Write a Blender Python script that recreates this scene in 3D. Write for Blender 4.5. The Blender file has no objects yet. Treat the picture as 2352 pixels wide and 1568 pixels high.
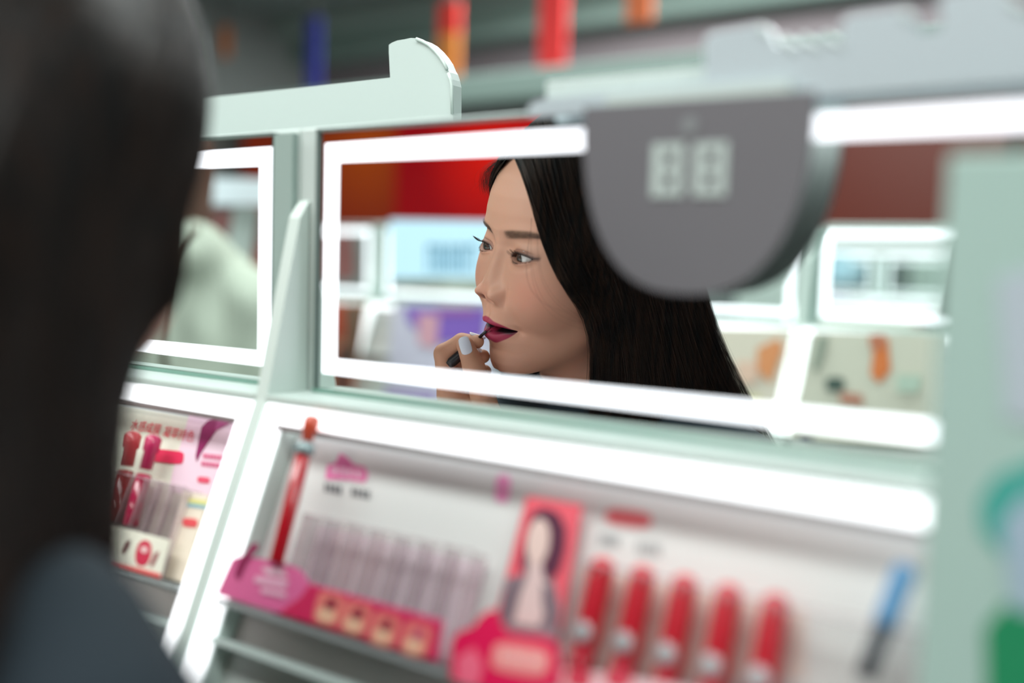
import bpy, bmesh, math, random
import numpy as np
from mathutils import Matrix, Vector

# ------------------------------------------------------------------ camera, world, lights, exposure
SC = bpy.context.scene
COL = SC.collection
EYE = 1.45                                   # camera height above the shop floor
F_PX = 2287.0
CAM = np.array([[0.8282932501, -0.0284880040, 0.5595701256],
                [0.0661943951, 0.9966878036, -0.0472411290],
                [-0.5563709139, 0.0761699142, 0.8274355264]])
CU, CVD, CN = CAM.T                          # world right, down and away, seen from the camera
cam_data = bpy.data.cameras.new('camera')
cam = bpy.data.objects.new('camera', cam_data)
COL.objects.link(cam)
SC.camera = cam
cam_data.sensor_width = 36.0
cam_data.lens = F_PX / 2352 * 36.0
cam_data.clip_start = 0.02
cam_data.dof.use_dof = True
cam_data.dof.focus_distance = 0.872
cam_data.dof.aperture_fstop = 1.4
cam_data.dof.aperture_blades = 0
rx = (CU[0], CN[0], -CVD[0]); ry = (-CU[1], -CN[1], CVD[1]); rz = (-CU[2], -CN[2], CVD[2])
cam.matrix_world = Matrix(((rx[0], ry[0], rz[0], 0), (rx[1], ry[1], rz[1], 0), (rx[2], ry[2], rz[2], EYE), (0, 0, 0, 1)))

world = bpy.data.worlds.new('shop_air'); SC.world = world
world.use_nodes = True
world.node_tree.nodes['Background'].inputs[0].default_value = (0.75, 0.86, 0.88, 1)
world.node_tree.nodes['Background'].inputs[1].default_value = 0.6

SC.view_settings.view_transform = 'Standard'
SC.view_settings.look = 'None'
SC.view_settings.exposure = 0.0
SC.view_settings.gamma = 1.0
SC.view_settings.use_curve_mapping = False
SC.cycles.use_denoising = True
SC.cycles.sample_clamp_indirect = 6.0
SC.cycles.max_bounces = 8
SC.cycles.caustics_reflective = False
SC.cycles.caustics_refractive = False

def area_light(name, loc, size, power, col=(1, 1, 1), aim=(0, 0, -1)):
    l = bpy.data.lights.new(name, 'AREA'); l.shape = 'RECTANGLE'
    l.size, l.size_y = size; l.energy = power; l.color = col
    o = bpy.data.objects.new(name, l); COL.objects.link(o)
    o.location = loc
    o.rotation_euler = Vector(aim).to_track_quat('-Z', 'Y').to_euler()
    return o
# the shop's ceiling panels over the two aisles
area_light('ceiling_lamp', (-1.2, -0.25, 2.92), (2.6, 0.5), 48, (0.93, 1.0, 0.98))
area_light('ceiling_lamp', (1.2, -0.25, 2.92), (1.6, 0.5), 30, (0.93, 1.0, 0.98))
area_light('ceiling_lamp', (-1.4, 2.2, 2.92), (3.0, 0.5), 90, (0.92, 1.0, 0.98))
area_light('ceiling_lamp', (-1.4, 3.8, 2.92), (3.0, 0.5), 130, (0.95, 1.0, 0.98))
area_light('ceiling_lamp', (-1.2, -2.2, 2.92), (2.6, 0.5), 50, (1.0, 0.93, 0.88))

# ------------------------------------------------------------------ picture geometry
MY = 0.52                                    # the mirrors' plane
def ray(px, py):
    c = np.array([(px - 1176) / F_PX, (py - 784) / F_PX, 1.0])
    return np.array([CU @ c, CN @ c, -CVD @ c])
def at(px, py, Y):                           # a pixel's point on the upright plane y = Y
    d = ray(px, py); p = d * (Y / d[1]); return (p[0], p[1], p[2] + EYE)
def behind(px, py, Y):                       # the real point whose mirror image (depth Y) shows at a pixel
    p = at(px, py, Y); return (p[0], 2 * MY - p[1], p[2])
def at_x(px, py, X):
    d = ray(px, py); p = d * (X / d[0]); return (p[0], p[1], p[2] + EYE)

# ------------------------------------------------------------------ materials
_M = {}
def lin(c):
    return tuple(((v / 255) / 12.92 if v <= 10 else (((v / 255) + 0.055) / 1.055) ** 2.4) for v in c)
def mat(name, rgb, rough=0.5, metal=0.0, emit=0.0, alpha=1.0, bump=0.0, bscale=40.0, spec=0.5, var=0.0, coat=0.0):
    if name in _M: return _M[name]
    m = bpy.data.materials.new(name); m.use_nodes = True
    nt = m.node_tree; b = nt.nodes['Principled BSDF']
    c = lin(rgb) + (1,)
    b.inputs['Base Color'].default_value = c
    b.inputs['Roughness'].default_value = rough
    b.inputs['Metallic'].default_value = metal
    b.inputs['Specular IOR Level'].default_value = spec
    b.inputs['Coat Weight'].default_value = coat
    if emit:
        b.inputs['Emission Color'].default_value = c; b.inputs['Emission Strength'].default_value = emit
    if alpha < 1: b.inputs['Alpha'].default_value = alpha
    if bump or var:
        tc = nt.nodes.new('ShaderNodeTexCoord'); n = nt.nodes.new('ShaderNodeTexNoise')
        n.inputs['Scale'].default_value = bscale; n.inputs['Detail'].default_value = 3
        nt.links.new(tc.outputs['Object'], n.inputs['Vector'])
        if bump:
            bp = nt.nodes.new('ShaderNodeBump'); bp.inputs['Strength'].default_value = bump; bp.inputs['Distance'].default_value = 0.002
            nt.links.new(n.outputs['Fac'], bp.inputs['Height']); nt.links.new(bp.outputs['Normal'], b.inputs['Normal'])
        if var:
            mx = nt.nodes.new('ShaderNodeMix'); mx.data_type = 'RGBA'
            mx.inputs[6].default_value = tuple(v * (1 - var) for v in c[:3]) + (1,)
            mx.inputs[7].default_value = tuple(min(1, v * (1 + var)) for v in c[:3]) + (1,)
            nt.links.new(n.outputs['Fac'], mx.inputs[0]); nt.links.new(mx.outputs[2], b.inputs['Base Color'])
    _M[name] = m
    return m

# ------------------------------------------------------------------ mesh helpers
class MB:
    def __init__(self): self.bm = bmesh.new()
    def box(self, x0, x1, y0, y1, z0, z1, bev=0.0):
        r = bmesh.ops.create_cube(self.bm, size=1.0, matrix=Matrix.Translation(((x0 + x1) / 2, (y0 + y1) / 2, (z0 + z1) / 2)) @ Matrix.Diagonal((abs(x1 - x0), abs(y1 - y0), abs(z1 - z0), 1)))
        if bev:
            es = list({e for v in r['verts'] for e in v.link_edges})
            bmesh.ops.bevel(self.bm, geom=es, offset=bev, segments=2, affect='EDGES', profile=0.5)
        return self
    def prism(self, pts, d):                 # a closed outline of 3-D points pushed along the vector d
        a = [self.bm.verts.new(p) for p in pts]
        b = [self.bm.verts.new((p[0] + d[0], p[1] + d[1], p[2] + d[2])) for p in pts]
        n = len(pts)
        self.bm.faces.new(a); self.bm.faces.new(b[::-1])
        for i in range(n): self.bm.faces.new((a[i], b[i], b[(i + 1) % n], a[(i + 1) % n]))
        bmesh.ops.recalc_face_normals(self.bm, faces=self.bm.faces[:])
        return self
    def lathe(self, prof, base, axis=(0, 0, 1), seg=24):   # prof: (radius, distance along the axis)
        ax = Vector(axis).normalized(); q = ax.to_track_quat('Z', 'X'); rings = []
        for r, h in prof:
            rings.append([self.bm.verts.new(Vector(base) + q @ Vector((r * math.cos(2 * math.pi * k / seg), r * math.sin(2 * math.pi * k / seg), h))) for k in range(seg)])
        for a, b in zip(rings, rings[1:]):
            for k in range(seg): self.bm.faces.new((a[k], a[(k + 1) % seg], b[(k + 1) % seg], b[k]))
        self.bm.faces.new(rings[0][::-1]); self.bm.faces.new(rings[-1])
        return self
    def tube(self, pts, r, seg=10):
        pts = [Vector(p) for p in pts]; rs = r if isinstance(r, (list, tuple)) else [r] * len(pts)
        up = Vector((0.123, 0.456, 0.88)).normalized(); rings = []
        for i, p in enumerate(pts):
            t = (pts[min(i + 1, len(pts) - 1)] - pts[max(i - 1, 0)]).normalized()
            a = t.cross(up).normalized(); b = t.cross(a)
            rings.append([self.bm.verts.new(p + rs[i] * (math.cos(2 * math.pi * k / seg) * a + math.sin(2 * math.pi * k / seg) * b)) for k in range(seg)])
        for a, b in zip(rings, rings[1:]):
            for k in range(seg): self.bm.faces.new((a[k], a[(k + 1) % seg], b[(k + 1) % seg], b[k]))
        self.bm.faces.new(rings[0][::-1]); self.bm.faces.new(rings[-1])
        return self
    def build(self, name, m, parent=None, smooth=False, **props):
        me = bpy.data.meshes.new(name); self.bm.to_mesh(me); self.bm.free()
        return link(name, me, m, parent, smooth, **props)
def link(name, me, m, parent=None, smooth=False, **props):
    me.materials.append(m)
    if smooth: me.polygons.foreach_set('use_smooth', [True] * len(me.polygons))
    o = bpy.data.objects.new(name, me); COL.objects.link(o)
    if parent is not None:
        o.parent = parent
        o.matrix_parent_inverse = parent_inv(parent)
    for k, v in props.items(): o[k] = v
    return o
def wmat(o):
    m = Matrix.LocRotScale(o.location, o.rotation_euler.to_quaternion(), o.scale)
    return m if o.parent is None else wmat(o.parent) @ o.matrix_parent_inverse @ m
def parent_inv(p): return wmat(p).inverted()
def thing(name, label, cat, loc, group=None):
    o = bpy.data.objects.new(name, None); COL.objects.link(o)
    o.location = loc; o.empty_display_size = 0.02
    o['label'] = label; o['category'] = cat
    if group: o['group'] = group
    return o
def tag(o, label, cat, group=None):
    o['label'] = label; o['category'] = cat
    if group: o['group'] = group
    return o
def array_mesh(name, V, Fc):
    me = bpy.data.meshes.new(name)
    V = np.asarray(V, np.float32); Fc = np.asarray(Fc, np.int32)
    me.vertices.add(len(V)); me.vertices.foreach_set('co', V.ravel())
    k = Fc.shape[1]
    me.loops.add(Fc.size); me.loops.foreach_set('vertex_index', Fc.ravel())
    me.polygons.add(len(Fc)); me.polygons.foreach_set('loop_start', np.arange(0, Fc.size, k, dtype=np.int32))
    me.polygons.foreach_set('loop_total', np.full(len(Fc), k, np.int32))
    me.update(calc_edges=True)
    return me
def text_mesh(s, size=1.0):
    c = bpy.data.curves.new('lettering', 'FONT'); c.body = s; c.size = size; c.align_x = 'CENTER'; c.align_y = 'CENTER'
    o = bpy.data.objects.new('lettering', c); COL.objects.link(o)
    bpy.context.view_layer.update()
    me = bpy.data.meshes.new_from_object(o.evaluated_get(bpy.context.evaluated_depsgraph_get()))
    bpy.data.objects.remove(o); bpy.data.curves.remove(c)
    return me
# ------------------------------------------------------------------ the shop: floor, ceiling, walls
def structure(name, mb, m, **kw):
    o = mb.build(name, m); o['kind'] = 'structure'
    for k, v in kw.items(): o[k] = v
    return o
structure('floor', MB().box(-5.2, 4.2, -3.7, 5.2, -.1, 0), mat('floor_tile', (176, 178, 176), .25, bump=.1, bscale=6))
structure('ceiling', MB().box(-5.2, 4.2, -3.7, 5.2, 3.0, 3.1), mat('ceiling_grey', (120, 132, 130), .8))
structure('wall_back', MB().box(-5.2, 4.2, -3.6, -3.5, 0, 3.0), mat('wall_plaster', (150, 96, 84), .8))
structure('wall_far', MB().box(-5.2, 4.2, 4.9, 5.0, 0, 3.0), mat('far_wall_grey', (132, 124, 128), .8, var=.08, bscale=1.2))
structure('wall_left', MB().box(-5.1, -5.0, -3.5, 4.9, 0, 3.0), mat('side_wall_grey', (150, 156, 154), .8))
structure('wall_right', MB().box(4.0, 4.1, -3.5, 4.9, 0, 3.0), mat('side_wall_grey', (150, 156, 154), .8))
# horizontal ducts and bands across the far wall
WHITE = mat('painted_white', (208, 221, 217), .42, spec=.4)
PALE = mat('pale_green_white', (200, 214, 208), .45)
def zat(px, py, Y): return at(px, py, Y)[2]
b = zat(900, 22, 4.6); structure('trim_1', MB().box(-5, 4, 4.55, 4.9, b - .055, b + .055, .01), mat('duct_grey_green', (150, 168, 162), .6))
b = zat(1400, 60, 4.7); structure('trim_2', MB().box(-5, 4, 4.7, 4.9, b + .02, 2.98, .01), mat('duct_dark_green', (128, 150, 143), .7))
b = zat(1150, 225, 3.0)
def far_shelf():
    t = thing('far_shelf', 'low pale grey shelf top far behind the mirrors, between the two headers', 'shelf', (-1.2, 3.0, 0))
    MB().box(-3.2, .6, 2.8, 3.3, b - .05, b + .05, .01).build('shelf_top', mat('shelf_grey_green', (92, 108, 102), .6), t)
    MB().box(-3.15, .55, 2.86, 3.24, 0, b - .05).build('cabinet', mat('cabinet_grey', (116, 122, 122), .6), t)
far_shelf()
def banner(label, Y, segs, wpx, group='banners hanging from the far ceiling'):
    px0, py0 = segs[0][0], segs[0][1]
    p0 = at(px0, 0, Y); t = thing('hanging_banner', label, 'banner', (p0[0], p0[1], 2.9), group)
    hw = wpx / 2 / F_PX * Y * 1.25
    for (px, pa, pb, rgb) in segs:
        zt, zb = zat(px, pa, Y), zat(px, pb, Y); zt = min(zt, 2.97)
        MB().box(p0[0] - hw, p0[0] + hw, Y - .012, Y + .012, zb, zt, .003).build('cloth_panel', mat('banner_%d_%d_%d' % rgb, rgb, .7), t)
    zt = min(zat(segs[0][0], segs[0][1], Y), 2.97)
    if zt < 2.95: MB().box(p0[0] - hw * .5, p0[0] + hw * .5, Y - .004, Y + .004, zt, 3.0).build('cord', mat('cord_grey', (96, 100, 98), .7), t)
banner('narrow orange banner beside the woman\'s head at the far left', 3.6, [(516, 62, 132, (176, 96, 34))], 34)
banner('narrow dark blue banner hanging above the left header board', 3.6, [(722, 40, 216, (44, 50, 140))], 44)
banner('red and orange banner just behind the rounded end of the header', 3.6, [(1034, 5, 78, (206, 44, 34)), (1028, 78, 196, (204, 120, 48)), (1022, 196, 250, (76, 140, 96))], 56)
banner('bright red banner with a green foot, centre of the background', 3.6, [(1272, -60, 176, (208, 40, 40)), (1262, 176, 216, (84, 160, 130))], 66)
banner('short orange banner nearest the castle-shaped header', 3.6, [(1470, -60, 52, (186, 92, 48)), (1452, 150, 186, (86, 104, 140))], 56)
# ------------------------------------------------------------------ display units: mirror above, slanted lit tester panel below
SO = np.array([0.4846, -0.1031]); SW = np.array([-0.38905, -0.92121]); SN = np.array([-0.92121, 0.38905])
def sl(x, s, off=0.0):                         # x along the unit, s down the slope, off = proud of the slope
    q = SO + SW * s + SN * off; return (x, q[0], q[1] + EYE)
def slab(mb, x0, x1, s0, s1, o0, o1):
    d = np.array(sl(0, 0, o1)) - np.array(sl(0, 0, o0))
    return mb.prism([sl(x0, s0, o0), sl(x1, s0, o0), sl(x1, s1, o0), sl(x0, s1, o0)], tuple(d))
def flat(mb, outline, o0, th=.0006):           # outline of (x, s) on the slope
    d = np.array(sl(0, 0, th)) - np.array(sl(0, 0, 0))
    return mb.prism([sl(x, s, o0) for x, s in outline], tuple(d))
def on_slope(px, py, off=0.0):                 # where a pixel meets the slope
    d = ray(px, py); n = np.array([0, SN[0], SN[1]]); O = np.array([0, SO[0], SO[1]]) + n * off
    p = d * ((O @ n) / (d @ n)); q = p - O
    return (p[0], q[1] * SW[0] + q[2] * SW[1])
LED = mat('led_white', (246, 249, 255), .4, emit=1.7)
LED2 = mat('led_bar_white', (250, 252, 255), .4, emit=1.5)
MIRROR = mat('silvered_glass', (238, 243, 241), 0.0, 1.0)
GLASS_EDGE = mat('glass_edge_green', (120, 160, 146), .2)
FIN = mat('fin_white', (214, 227, 221), .4)
GREY = mat('tray_grey', (150, 156, 156), .5)
PITCH = 0.545
def build_bay(x0, label, back=False):
    """one unit between the fins at x0 and x0 + PITCH, built against the mirror plane; back=True turns it to face from across the aisle"""
    t = thing('display_unit', label, 'display unit', (x0 + PITCH / 2, MY, 0))
    X = lambda v: x0 + v
    Z = lambda v: EYE + v
    def put(mb, name, m, p=t, **k): return mb.build(name, m, p, **k)
    put(MB().box(X(-.0054), X(PITCH - .0057), MY + .004, MY + .05, Z(-.36), Z(.0955), .002), 'back_panel', WHITE)
    mir = put(MB().box(X(.020), X(.515), MY - .001, MY + .0035, Z(-.093), Z(.0905)), 'mirror', MIRROR)
    put(MB().box(X(.0175), X(.0199), MY - .003, MY + .0036, Z(-.095), Z(.093)).box(X(.0175), X(.5175), MY - .003, MY + .0036, Z(.0906), Z(.093)), 'mirror_rim', mat('rim_grey', (112, 128, 124), .3))
    put(MB().box(X(.0175), X(.5175), MY - .004, MY + .0036, Z(-.0958), Z(-.0931)), 'glass_edge', GLASS_EDGE)
    put(MB().box(X(.5180), X(.5375), MY - .002, MY + .0036, Z(-.093), Z(.0915)), 'edge_panel', mat('edge_panel_grey', (160, 180, 174), .4))
    for xa, xb, za, zb in ((.0255, .5155, .0690, .0825), (.0255, .5155, -.0815, -.0705), (.0255, .0385, -.0705, .0690), (.5025, .5155, -.0705, .0690)):
        put(MB().box(X(xa), X(xb), MY - .0016, MY - .0011, Z(za), Z(zb)), 'light_strip', LED, mir)
    # fin on the left hand end
    prof = [(MY + .003, .043), (MY - .006, .030), (SO[0] - .001, -.100), tuple(SO + SW * .26 + SN * .001), tuple(SO + SW * .26 + np.array([.10, 0])), (MY + .003, -.34)]
    put(MB().prism([(X(-.0055), y, Z(z)) for y, z in prof], (.011, 0, 0)), 'side_fin', FIN)
    # ledge under the mirror, light bar and side lights
    put(MB().box(X(.0056), X(PITCH - .0056), SO[0] - .002, MY + .004, Z(-.1015), Z(-.0960), .0012), 'ledge', PALE)
    mb = slab(MB(), X(.0056), X(PITCH - .0056), -.0015, .0128, -.019, 0); put(mb, 'light_bar', LED2)
    for xa, xb in ((.0056, .0205), (PITCH - .0205, PITCH - .0056)):
        put(slab(MB(), X(xa), X(xb), .0130, .212, -.006, 0), 'side_light', LED2)
    put(slab(MB(), X(.0056), X(PITCH - .0056), .0129, .0160, -.007, -.0004), 'shadow_lip', mat('lip_shadow_brown_grey', (120, 108, 108), .6))  # lip coloured dark to paint the shadow line under the bar
    put(slab(MB(), X(.0206), X(PITCH - .0206), -.0015, .26, -.030, -.022), 'recess_panel', mat('recess_light', (196, 200, 198), .5))
    put(slab(MB(), X(.0206), X(PITCH - .0206), .1345, .1375, -.022, .004), 'tester_shelf', GREY)
    put(slab(MB(), X(.0206), X(PITCH - .0206), .1588, .1622, -.022, -.001), 'lower_shelf', WHITE)
    for xa, xb in ((.0207, .0222), (PITCH - .0222, PITCH - .0207)):
        put(slab(MB(), X(xa), X(xb), .0130, .212, -.0215, -.0062), 'recess_wall', PALE)
    put(slab(MB(), X(.0223), X(PITCH - .0223), .1376, .1586, -.0216, -.0196), 'tray_back', mat('tray_brown_grey', (190, 184, 182), .5))
    put(slab(MB(), X(.0223), X(PITCH - .0223), .1624, .255, -.0216, -.0196), 'lower_tray', mat('tray_green_grey', (204, 212, 207), .5))
    put(MB().box(X(-.003), X(PITCH - .0057), .47, MY + .12, .08, Z(-.36), .004), 'base_cabinet', WHITE)
    put(MB().box(X(.02), X(PITCH - .02), .49, MY + .10, 0, .08), 'plinth', mat('plinth_grey', (90, 94, 94), .6))
    put(MB().box(X(.0), X(PITCH - .0057), MY + .05, MY + .15, Z(-.362), Z(-.355)), 'back_deck', WHITE)
    return t
def turn(t, x_fix, gap):
    """swing a finished unit (and its children) to the other side of the aisle: half turn about a vertical line"""
    t.rotation_euler = (0, 0, math.pi)
    t.location = (x_fix, gap, 0)
XF = -0.5387
UNIT_MAIN = build_bay(XF, 'white display unit with the long lit mirror and slanted tester panel, centre')
UNIT_LEFT = build_bay(XF - PITCH, 'white display unit left of the slanted divider, half hidden by the woman')
UNIT_RIGHT = build_bay(XF + PITCH, 'next white display unit, beyond the pale green panel at the right edge')
def copy_tree(o, parent=None):
    c = o.copy(); COL.objects.link(c); c.parent = parent
    if parent is not None: c.matrix_parent_inverse = o.matrix_parent_inverse.copy()
    for ch in list(o.children): copy_tree(ch, c)
    return c
OPP = []
for k, lab in enumerate(('across the aisle opposite the right end of the long mirror', 'across the aisle, straight behind the woman\'s hair in the mirror', 'across the aisle, shown left of the woman\'s face in the mirror', 'across the aisle, shown behind the pale hooded top in the left mirror', 'across the aisle, farthest to the left')):
    c = copy_tree(UNIT_MAIN); c['label'] = 'lit display unit ' + lab; c['group'] = 'display units across the aisle'
    turn(c, -0.60 + PITCH / 2 - PITCH * k, -0.86)
    OPP.append(c)

# ------------------------------------------------------------------ header boards
def outline_board(name, pts, Y, th, m, parent):
    return MB().prism([(x, Y, z) for x, z in pts], (0, th, 0)).build(name, m, parent)
def arc(cx, cz, r, a0, a1, n, sx=1.0):
    return [(cx + r * sx * math.cos(math.radians(a0 + (a1 - a0) * i / n)), cz + r * math.sin(math.radians(a0 + (a1 - a0) * i / n))) for i in range(n + 1)]
def left_header():
    Y = .70; P = lambda x, y: (lambda q: (q[0], q[2]))(at(x, y, Y))
    t = thing('header_board', 'pale header board with a rounded hump, above the left display unit', 'header board', (-.80, Y, EYE))
    pts = [P(1038, 330), P(1041, 262), P(1041, 196), P(1038, 182), P(1033, 166), P(1029, 160), P(1022, 143), P(1012, 128), P(1000, 114), P(986, 101), P(972, 93), P(958, 88), P(944, 87), P(930, 90), P(912, 93), P(900, 98), P(893, 103), P(893, 120), P(896, 178), P(700, 200)]
    x0 = -1.35; z0 = P(490, 222)[1]
    pts += [(x0, z0), (x0, EYE - .30), (P(1038, 330)[0], EYE - .30)]
    outline_board('board', pts, Y, .012, WHITE, t)
    rim = [P(958, 90), P(972, 95), P(986, 103), P(1000, 116), P(1012, 130), P(1022, 145), P(1028, 160)]
    MB().tube([(x, Y - .001, z) for x, z in rim], .0016, 8).build('hump_rim', mat('rim_white', (226, 240, 234), .3), t, True)
    rim = [P(1031, 168), P(1036, 182), P(1039, 196), P(1040, 262)]
    MB().tube([(x, Y - .001, z) for x, z in rim], .0014, 8).build('end_rim', mat('rim_white', (226, 240, 234), .3), t, True)
    MB().box(-1.34, P(1038, 330)[0] - .01, Y + .012, Y + .05, 0, EYE - .25, .002).build('post_panel', WHITE, t)
left_header()
def right_header():
    Y = .498; P = lambda x, y: (lambda q: (q[0], q[2]))(at(x, y, Y))
    t = thing('header_board', 'blue-white header board cut like a castle skyline, above the long mirror', 'header board', (-.19, Y, EYE + .09))
    pts = [P(1212, 262), P(1213, 248), P(1220, 236), P(1234, 229), P(1260, 225), P(1619, 188), P(1617, 120), P(1619, 90), P(1626, 78), P(1640, 72), P(1745, 54), P(1758, 57), P(1767, 66), P(1776, 92), P(1783, 103)]
    for cx, cy, r in ((1808, 90, 18), (1853, 88, 20), (1902, 82, 22)):
        pts += [P(cx - r, cy + 14), P(cx - r * .5, cy - 3), P(cx, cy - 8), P(cx + r * .55, cy), P(cx + r, cy + 13)]
    pts += [P(1933, 80), P(1934, 52), P(1942, 40), P(1955, 33), P(2065, 18), P(2083, 18), P(2095, 28), P(2103, 50), P(2108, 74), P(2130, 70), P(2158, 66), P(2162, 40), P(2158, 10), P(2160, -6), P(2180, -18), P(2290, -30), P(2330, -8), P(2352, 14), P(2390, 60), P(2440, 90)]
    x1 = -.012
    pts += [(x1, P(2440, 96)[1]), (x1, EYE + .0885), (P(1212, 262)[0], EYE + .0885)]
    outline_board('board', pts, Y, .010, mat('header_blue_white', (194, 206, 212), .35), t)
    for a, b in (((1748, 58), (1764, 80)), ((1800, 88), (1830, 116)), ((1846, 84), (1880, 112)), ((1900, 80), (1934, 108)), ((2076, 24), (2092, 46)), ((2320, -4), (2352, 26))):
        pa, pb = P(*a), P(*b)
        MB().tube([(pa[0], Y - .0005, pa[1]), (pb[0], Y - .0005, pb[1])], .0009, 6).build('edge_highlight', mat('rim_white', (226, 240, 234), .3), t, True)
    MB().box(P(1230, 262)[0], x1, Y + .010, MY + .01, EYE + .0945, EYE + .1100, .001).build('bracket', WHITE, t)
right_header()
def lobe_sign():
    Y = .492; P = lambda x, y: (lambda q: (q[0], q[2]))(at(x, y, Y))
    t = thing('hanging_sign', 'grey half-round sign with two blurred white characters, hung over the mirror', 'sign', (-.22, Y, EYE + .09))
    a, b = P(1342, 240), P(1872, 214); c = P(1592, 676); cx, zt = (a[0] + b[0]) / 2, (a[1] + b[1]) / 2; hw = (b[0] - a[0]) / 2; h = zt - c[1]
    pts = [(cx - hw, zt), (cx + hw, zt)]
    for i in range(1, 48):
        q = math.pi * i / 48; pts.append((cx + hw * math.copysign(abs(math.cos(q)) ** .82, math.cos(q)), zt - h * (math.sin(q) ** .80)))
    MB().prism([(x, Y, z) for x, z in pts], (0, .0035, 0)).build('plate', mat('sign_grey', (114, 112, 117), .45), t)
    pts2 = [(cx + (x - cx) * .992, zt + (z - zt) * .992) for x, z in pts]
    MB().prism([(x, Y + .0036, z) for x, z in pts2], (0, .0012, 0)).build('back_plate', mat('sign_back_white', (232, 242, 234), .4), t)
    MB().box(cx - hw * .8, cx + hw * .8, Y + .001, Y + .006, zt, zt + .006).build('hanger', WHITE, t)
    lg = mat('sign_letter', (196, 208, 204), .5)
    def bars(x0, y0, x1, y1, rects, nm):
        mb = MB(); A, Bq = P(x0, y0), P(x1, y1)
        for (u0, v0, u1, v1) in rects:
            mb.box(A[0] + (Bq[0] - A[0]) * u0, A[0] + (Bq[0] - A[0]) * u1, Y - .0008, Y - .0001, A[1] + (Bq[1] - A[1]) * v1, A[1] + (Bq[1] - A[1]) * v0)
        mb.build(nm, lg, t)
    bars(1500, 330, 1568, 452, [(0, 0, .38, 1), (.72, 0, 1, 1), (.34, 0, .76, .2), (.34, .40, .76, .60), (.34, .8, .76, 1)], 'character')
    bars(1596, 328, 1668, 450, [(0, 0, .32, 1), (.70, 0, 1, 1), (.28, 0, .74, .2), (.28, .40, .74, .60), (.28, .8, .74, 1)], 'character')
    e0 = P(1585, 288); MB().lathe([(.0045, 0), (.0045, .0007)], (e0[0], Y, e0[1]), (0, -1, 0)).build('emblem', mat('sign_emblem', (140, 144, 146), .5), t)
lobe_sign()
# free-standing pale green panel at the right edge, printed in teal and green
def side_stand():
    Y = .428; P = lambda x, y: at(x, y, Y)
    x0 = P(2150, 800)[0]; zt = P(2230, 352)[2]; x1 = x0 + .075
    t = thing('promotion_stand', 'pale green upright panel with teal and lilac print, at the right edge', 'display stand', ((x0 + x1) / 2, Y, EYE - .24))
    MB().box(x0, x1, Y, Y + .012, EYE - .2185, zt, .0015).build('panel', mat('panel_pale_green', (176, 204, 196), .4), t)
    MB().box(x0, x1, Y - .006, Y + .016, EYE - .2225, EYE - .2188, .001).build('foot', mat('tray_grey', (150, 156, 156), .5), t)
    def blob(name, pts, rgb, o):
        q = [P(a, b_) for a, b_ in pts]; MB().prism([(p[0], Y - o, p[2]) for p in q], (0, .0006, 0)).build(name, mat('print_%d_%d_%d' % rgb, rgb, .4), t)
    blob('printed_shape', [(2250, 1150), (2290, 1090), (2420, 1040), (2420, 1290), (2300, 1270), (2255, 1220)], (70, 170, 158), .0007)
    blob('printed_shape', [(2262, 1440), (2310, 1385), (2420, 1400), (2440, 1700), (2270, 1690)], (24, 140, 92), .0009)
    blob('printed_shape', [(2300, 1200), (2360, 1130), (2430, 1180), (2430, 1420), (2330, 1400)], (168, 190, 208), .0011)
    blob('printed_shape', [(2290, 640), (2420, 600), (2430, 980), (2310, 960)], (190, 202, 212), .0007)
side_stand()
# ------------------------------------------------------------------ testers, cards and trays on the slanted panels
def S_(px, py, off=0.0): return on_slope(px, py, off)
def card(name, label, cat_, px_pts, off, rgb, th=.0012, group=None, parent=None):
    pts = [S_(a, b_, off) for a, b_ in px_pts]
    m = mat('card_%d_%d_%d' % rgb, rgb, .45)
    if parent is not None: return flat(MB(), pts, off, th).build(name, m, parent)
    c = np.mean([sl(x, s, off) for x, s in pts], 0)
    t = thing(name, label, cat_, tuple(c), group)
    flat(MB(), pts, off, th).build('card', m, t)
    return t
def ink(t, name, px_pts, off, rgb, th=.0004):
    return flat(MB(), [S_(a, b_, off) for a, b_ in px_pts], off, th).build(name, mat('ink_%d_%d_%d' % rgb, rgb, .45), t)
def pill(cx, cy, rx, ry, n=20, rot=0.0, k=.6):
    out = []
    for i in range(n):
        a = 2 * math.pi * i / n; u = math.copysign(abs(math.cos(a)) ** k, math.cos(a)) * rx; v = math.copysign(abs(math.sin(a)) ** k, math.sin(a)) * ry
        out.append((cx + u * math.cos(rot) - v * math.sin(rot), cy + u * math.sin(rot) + v * math.cos(rot)))
    return out
def lettering(t, s, px, py, size, off, rgb, name='lettering', xs=1.0):
    """flat lettering lying on the slope, centred where a pixel meets it"""
    me = text_mesh(s, size); x, q = S_(px, py, off)
    co = np.empty(len(me.vertices) * 3, np.float32); me.vertices.foreach_get('co', co); co = co.reshape(-1, 3)
    V = np.array([sl(x + u * xs, q - v, off) for u, v, _ in co], np.float32).ravel()
    me.vertices.foreach_set('co', V); me.update()
    return link(name, me, mat('ink_%d_%d_%d' % rgb, rgb, .45), t)
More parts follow.
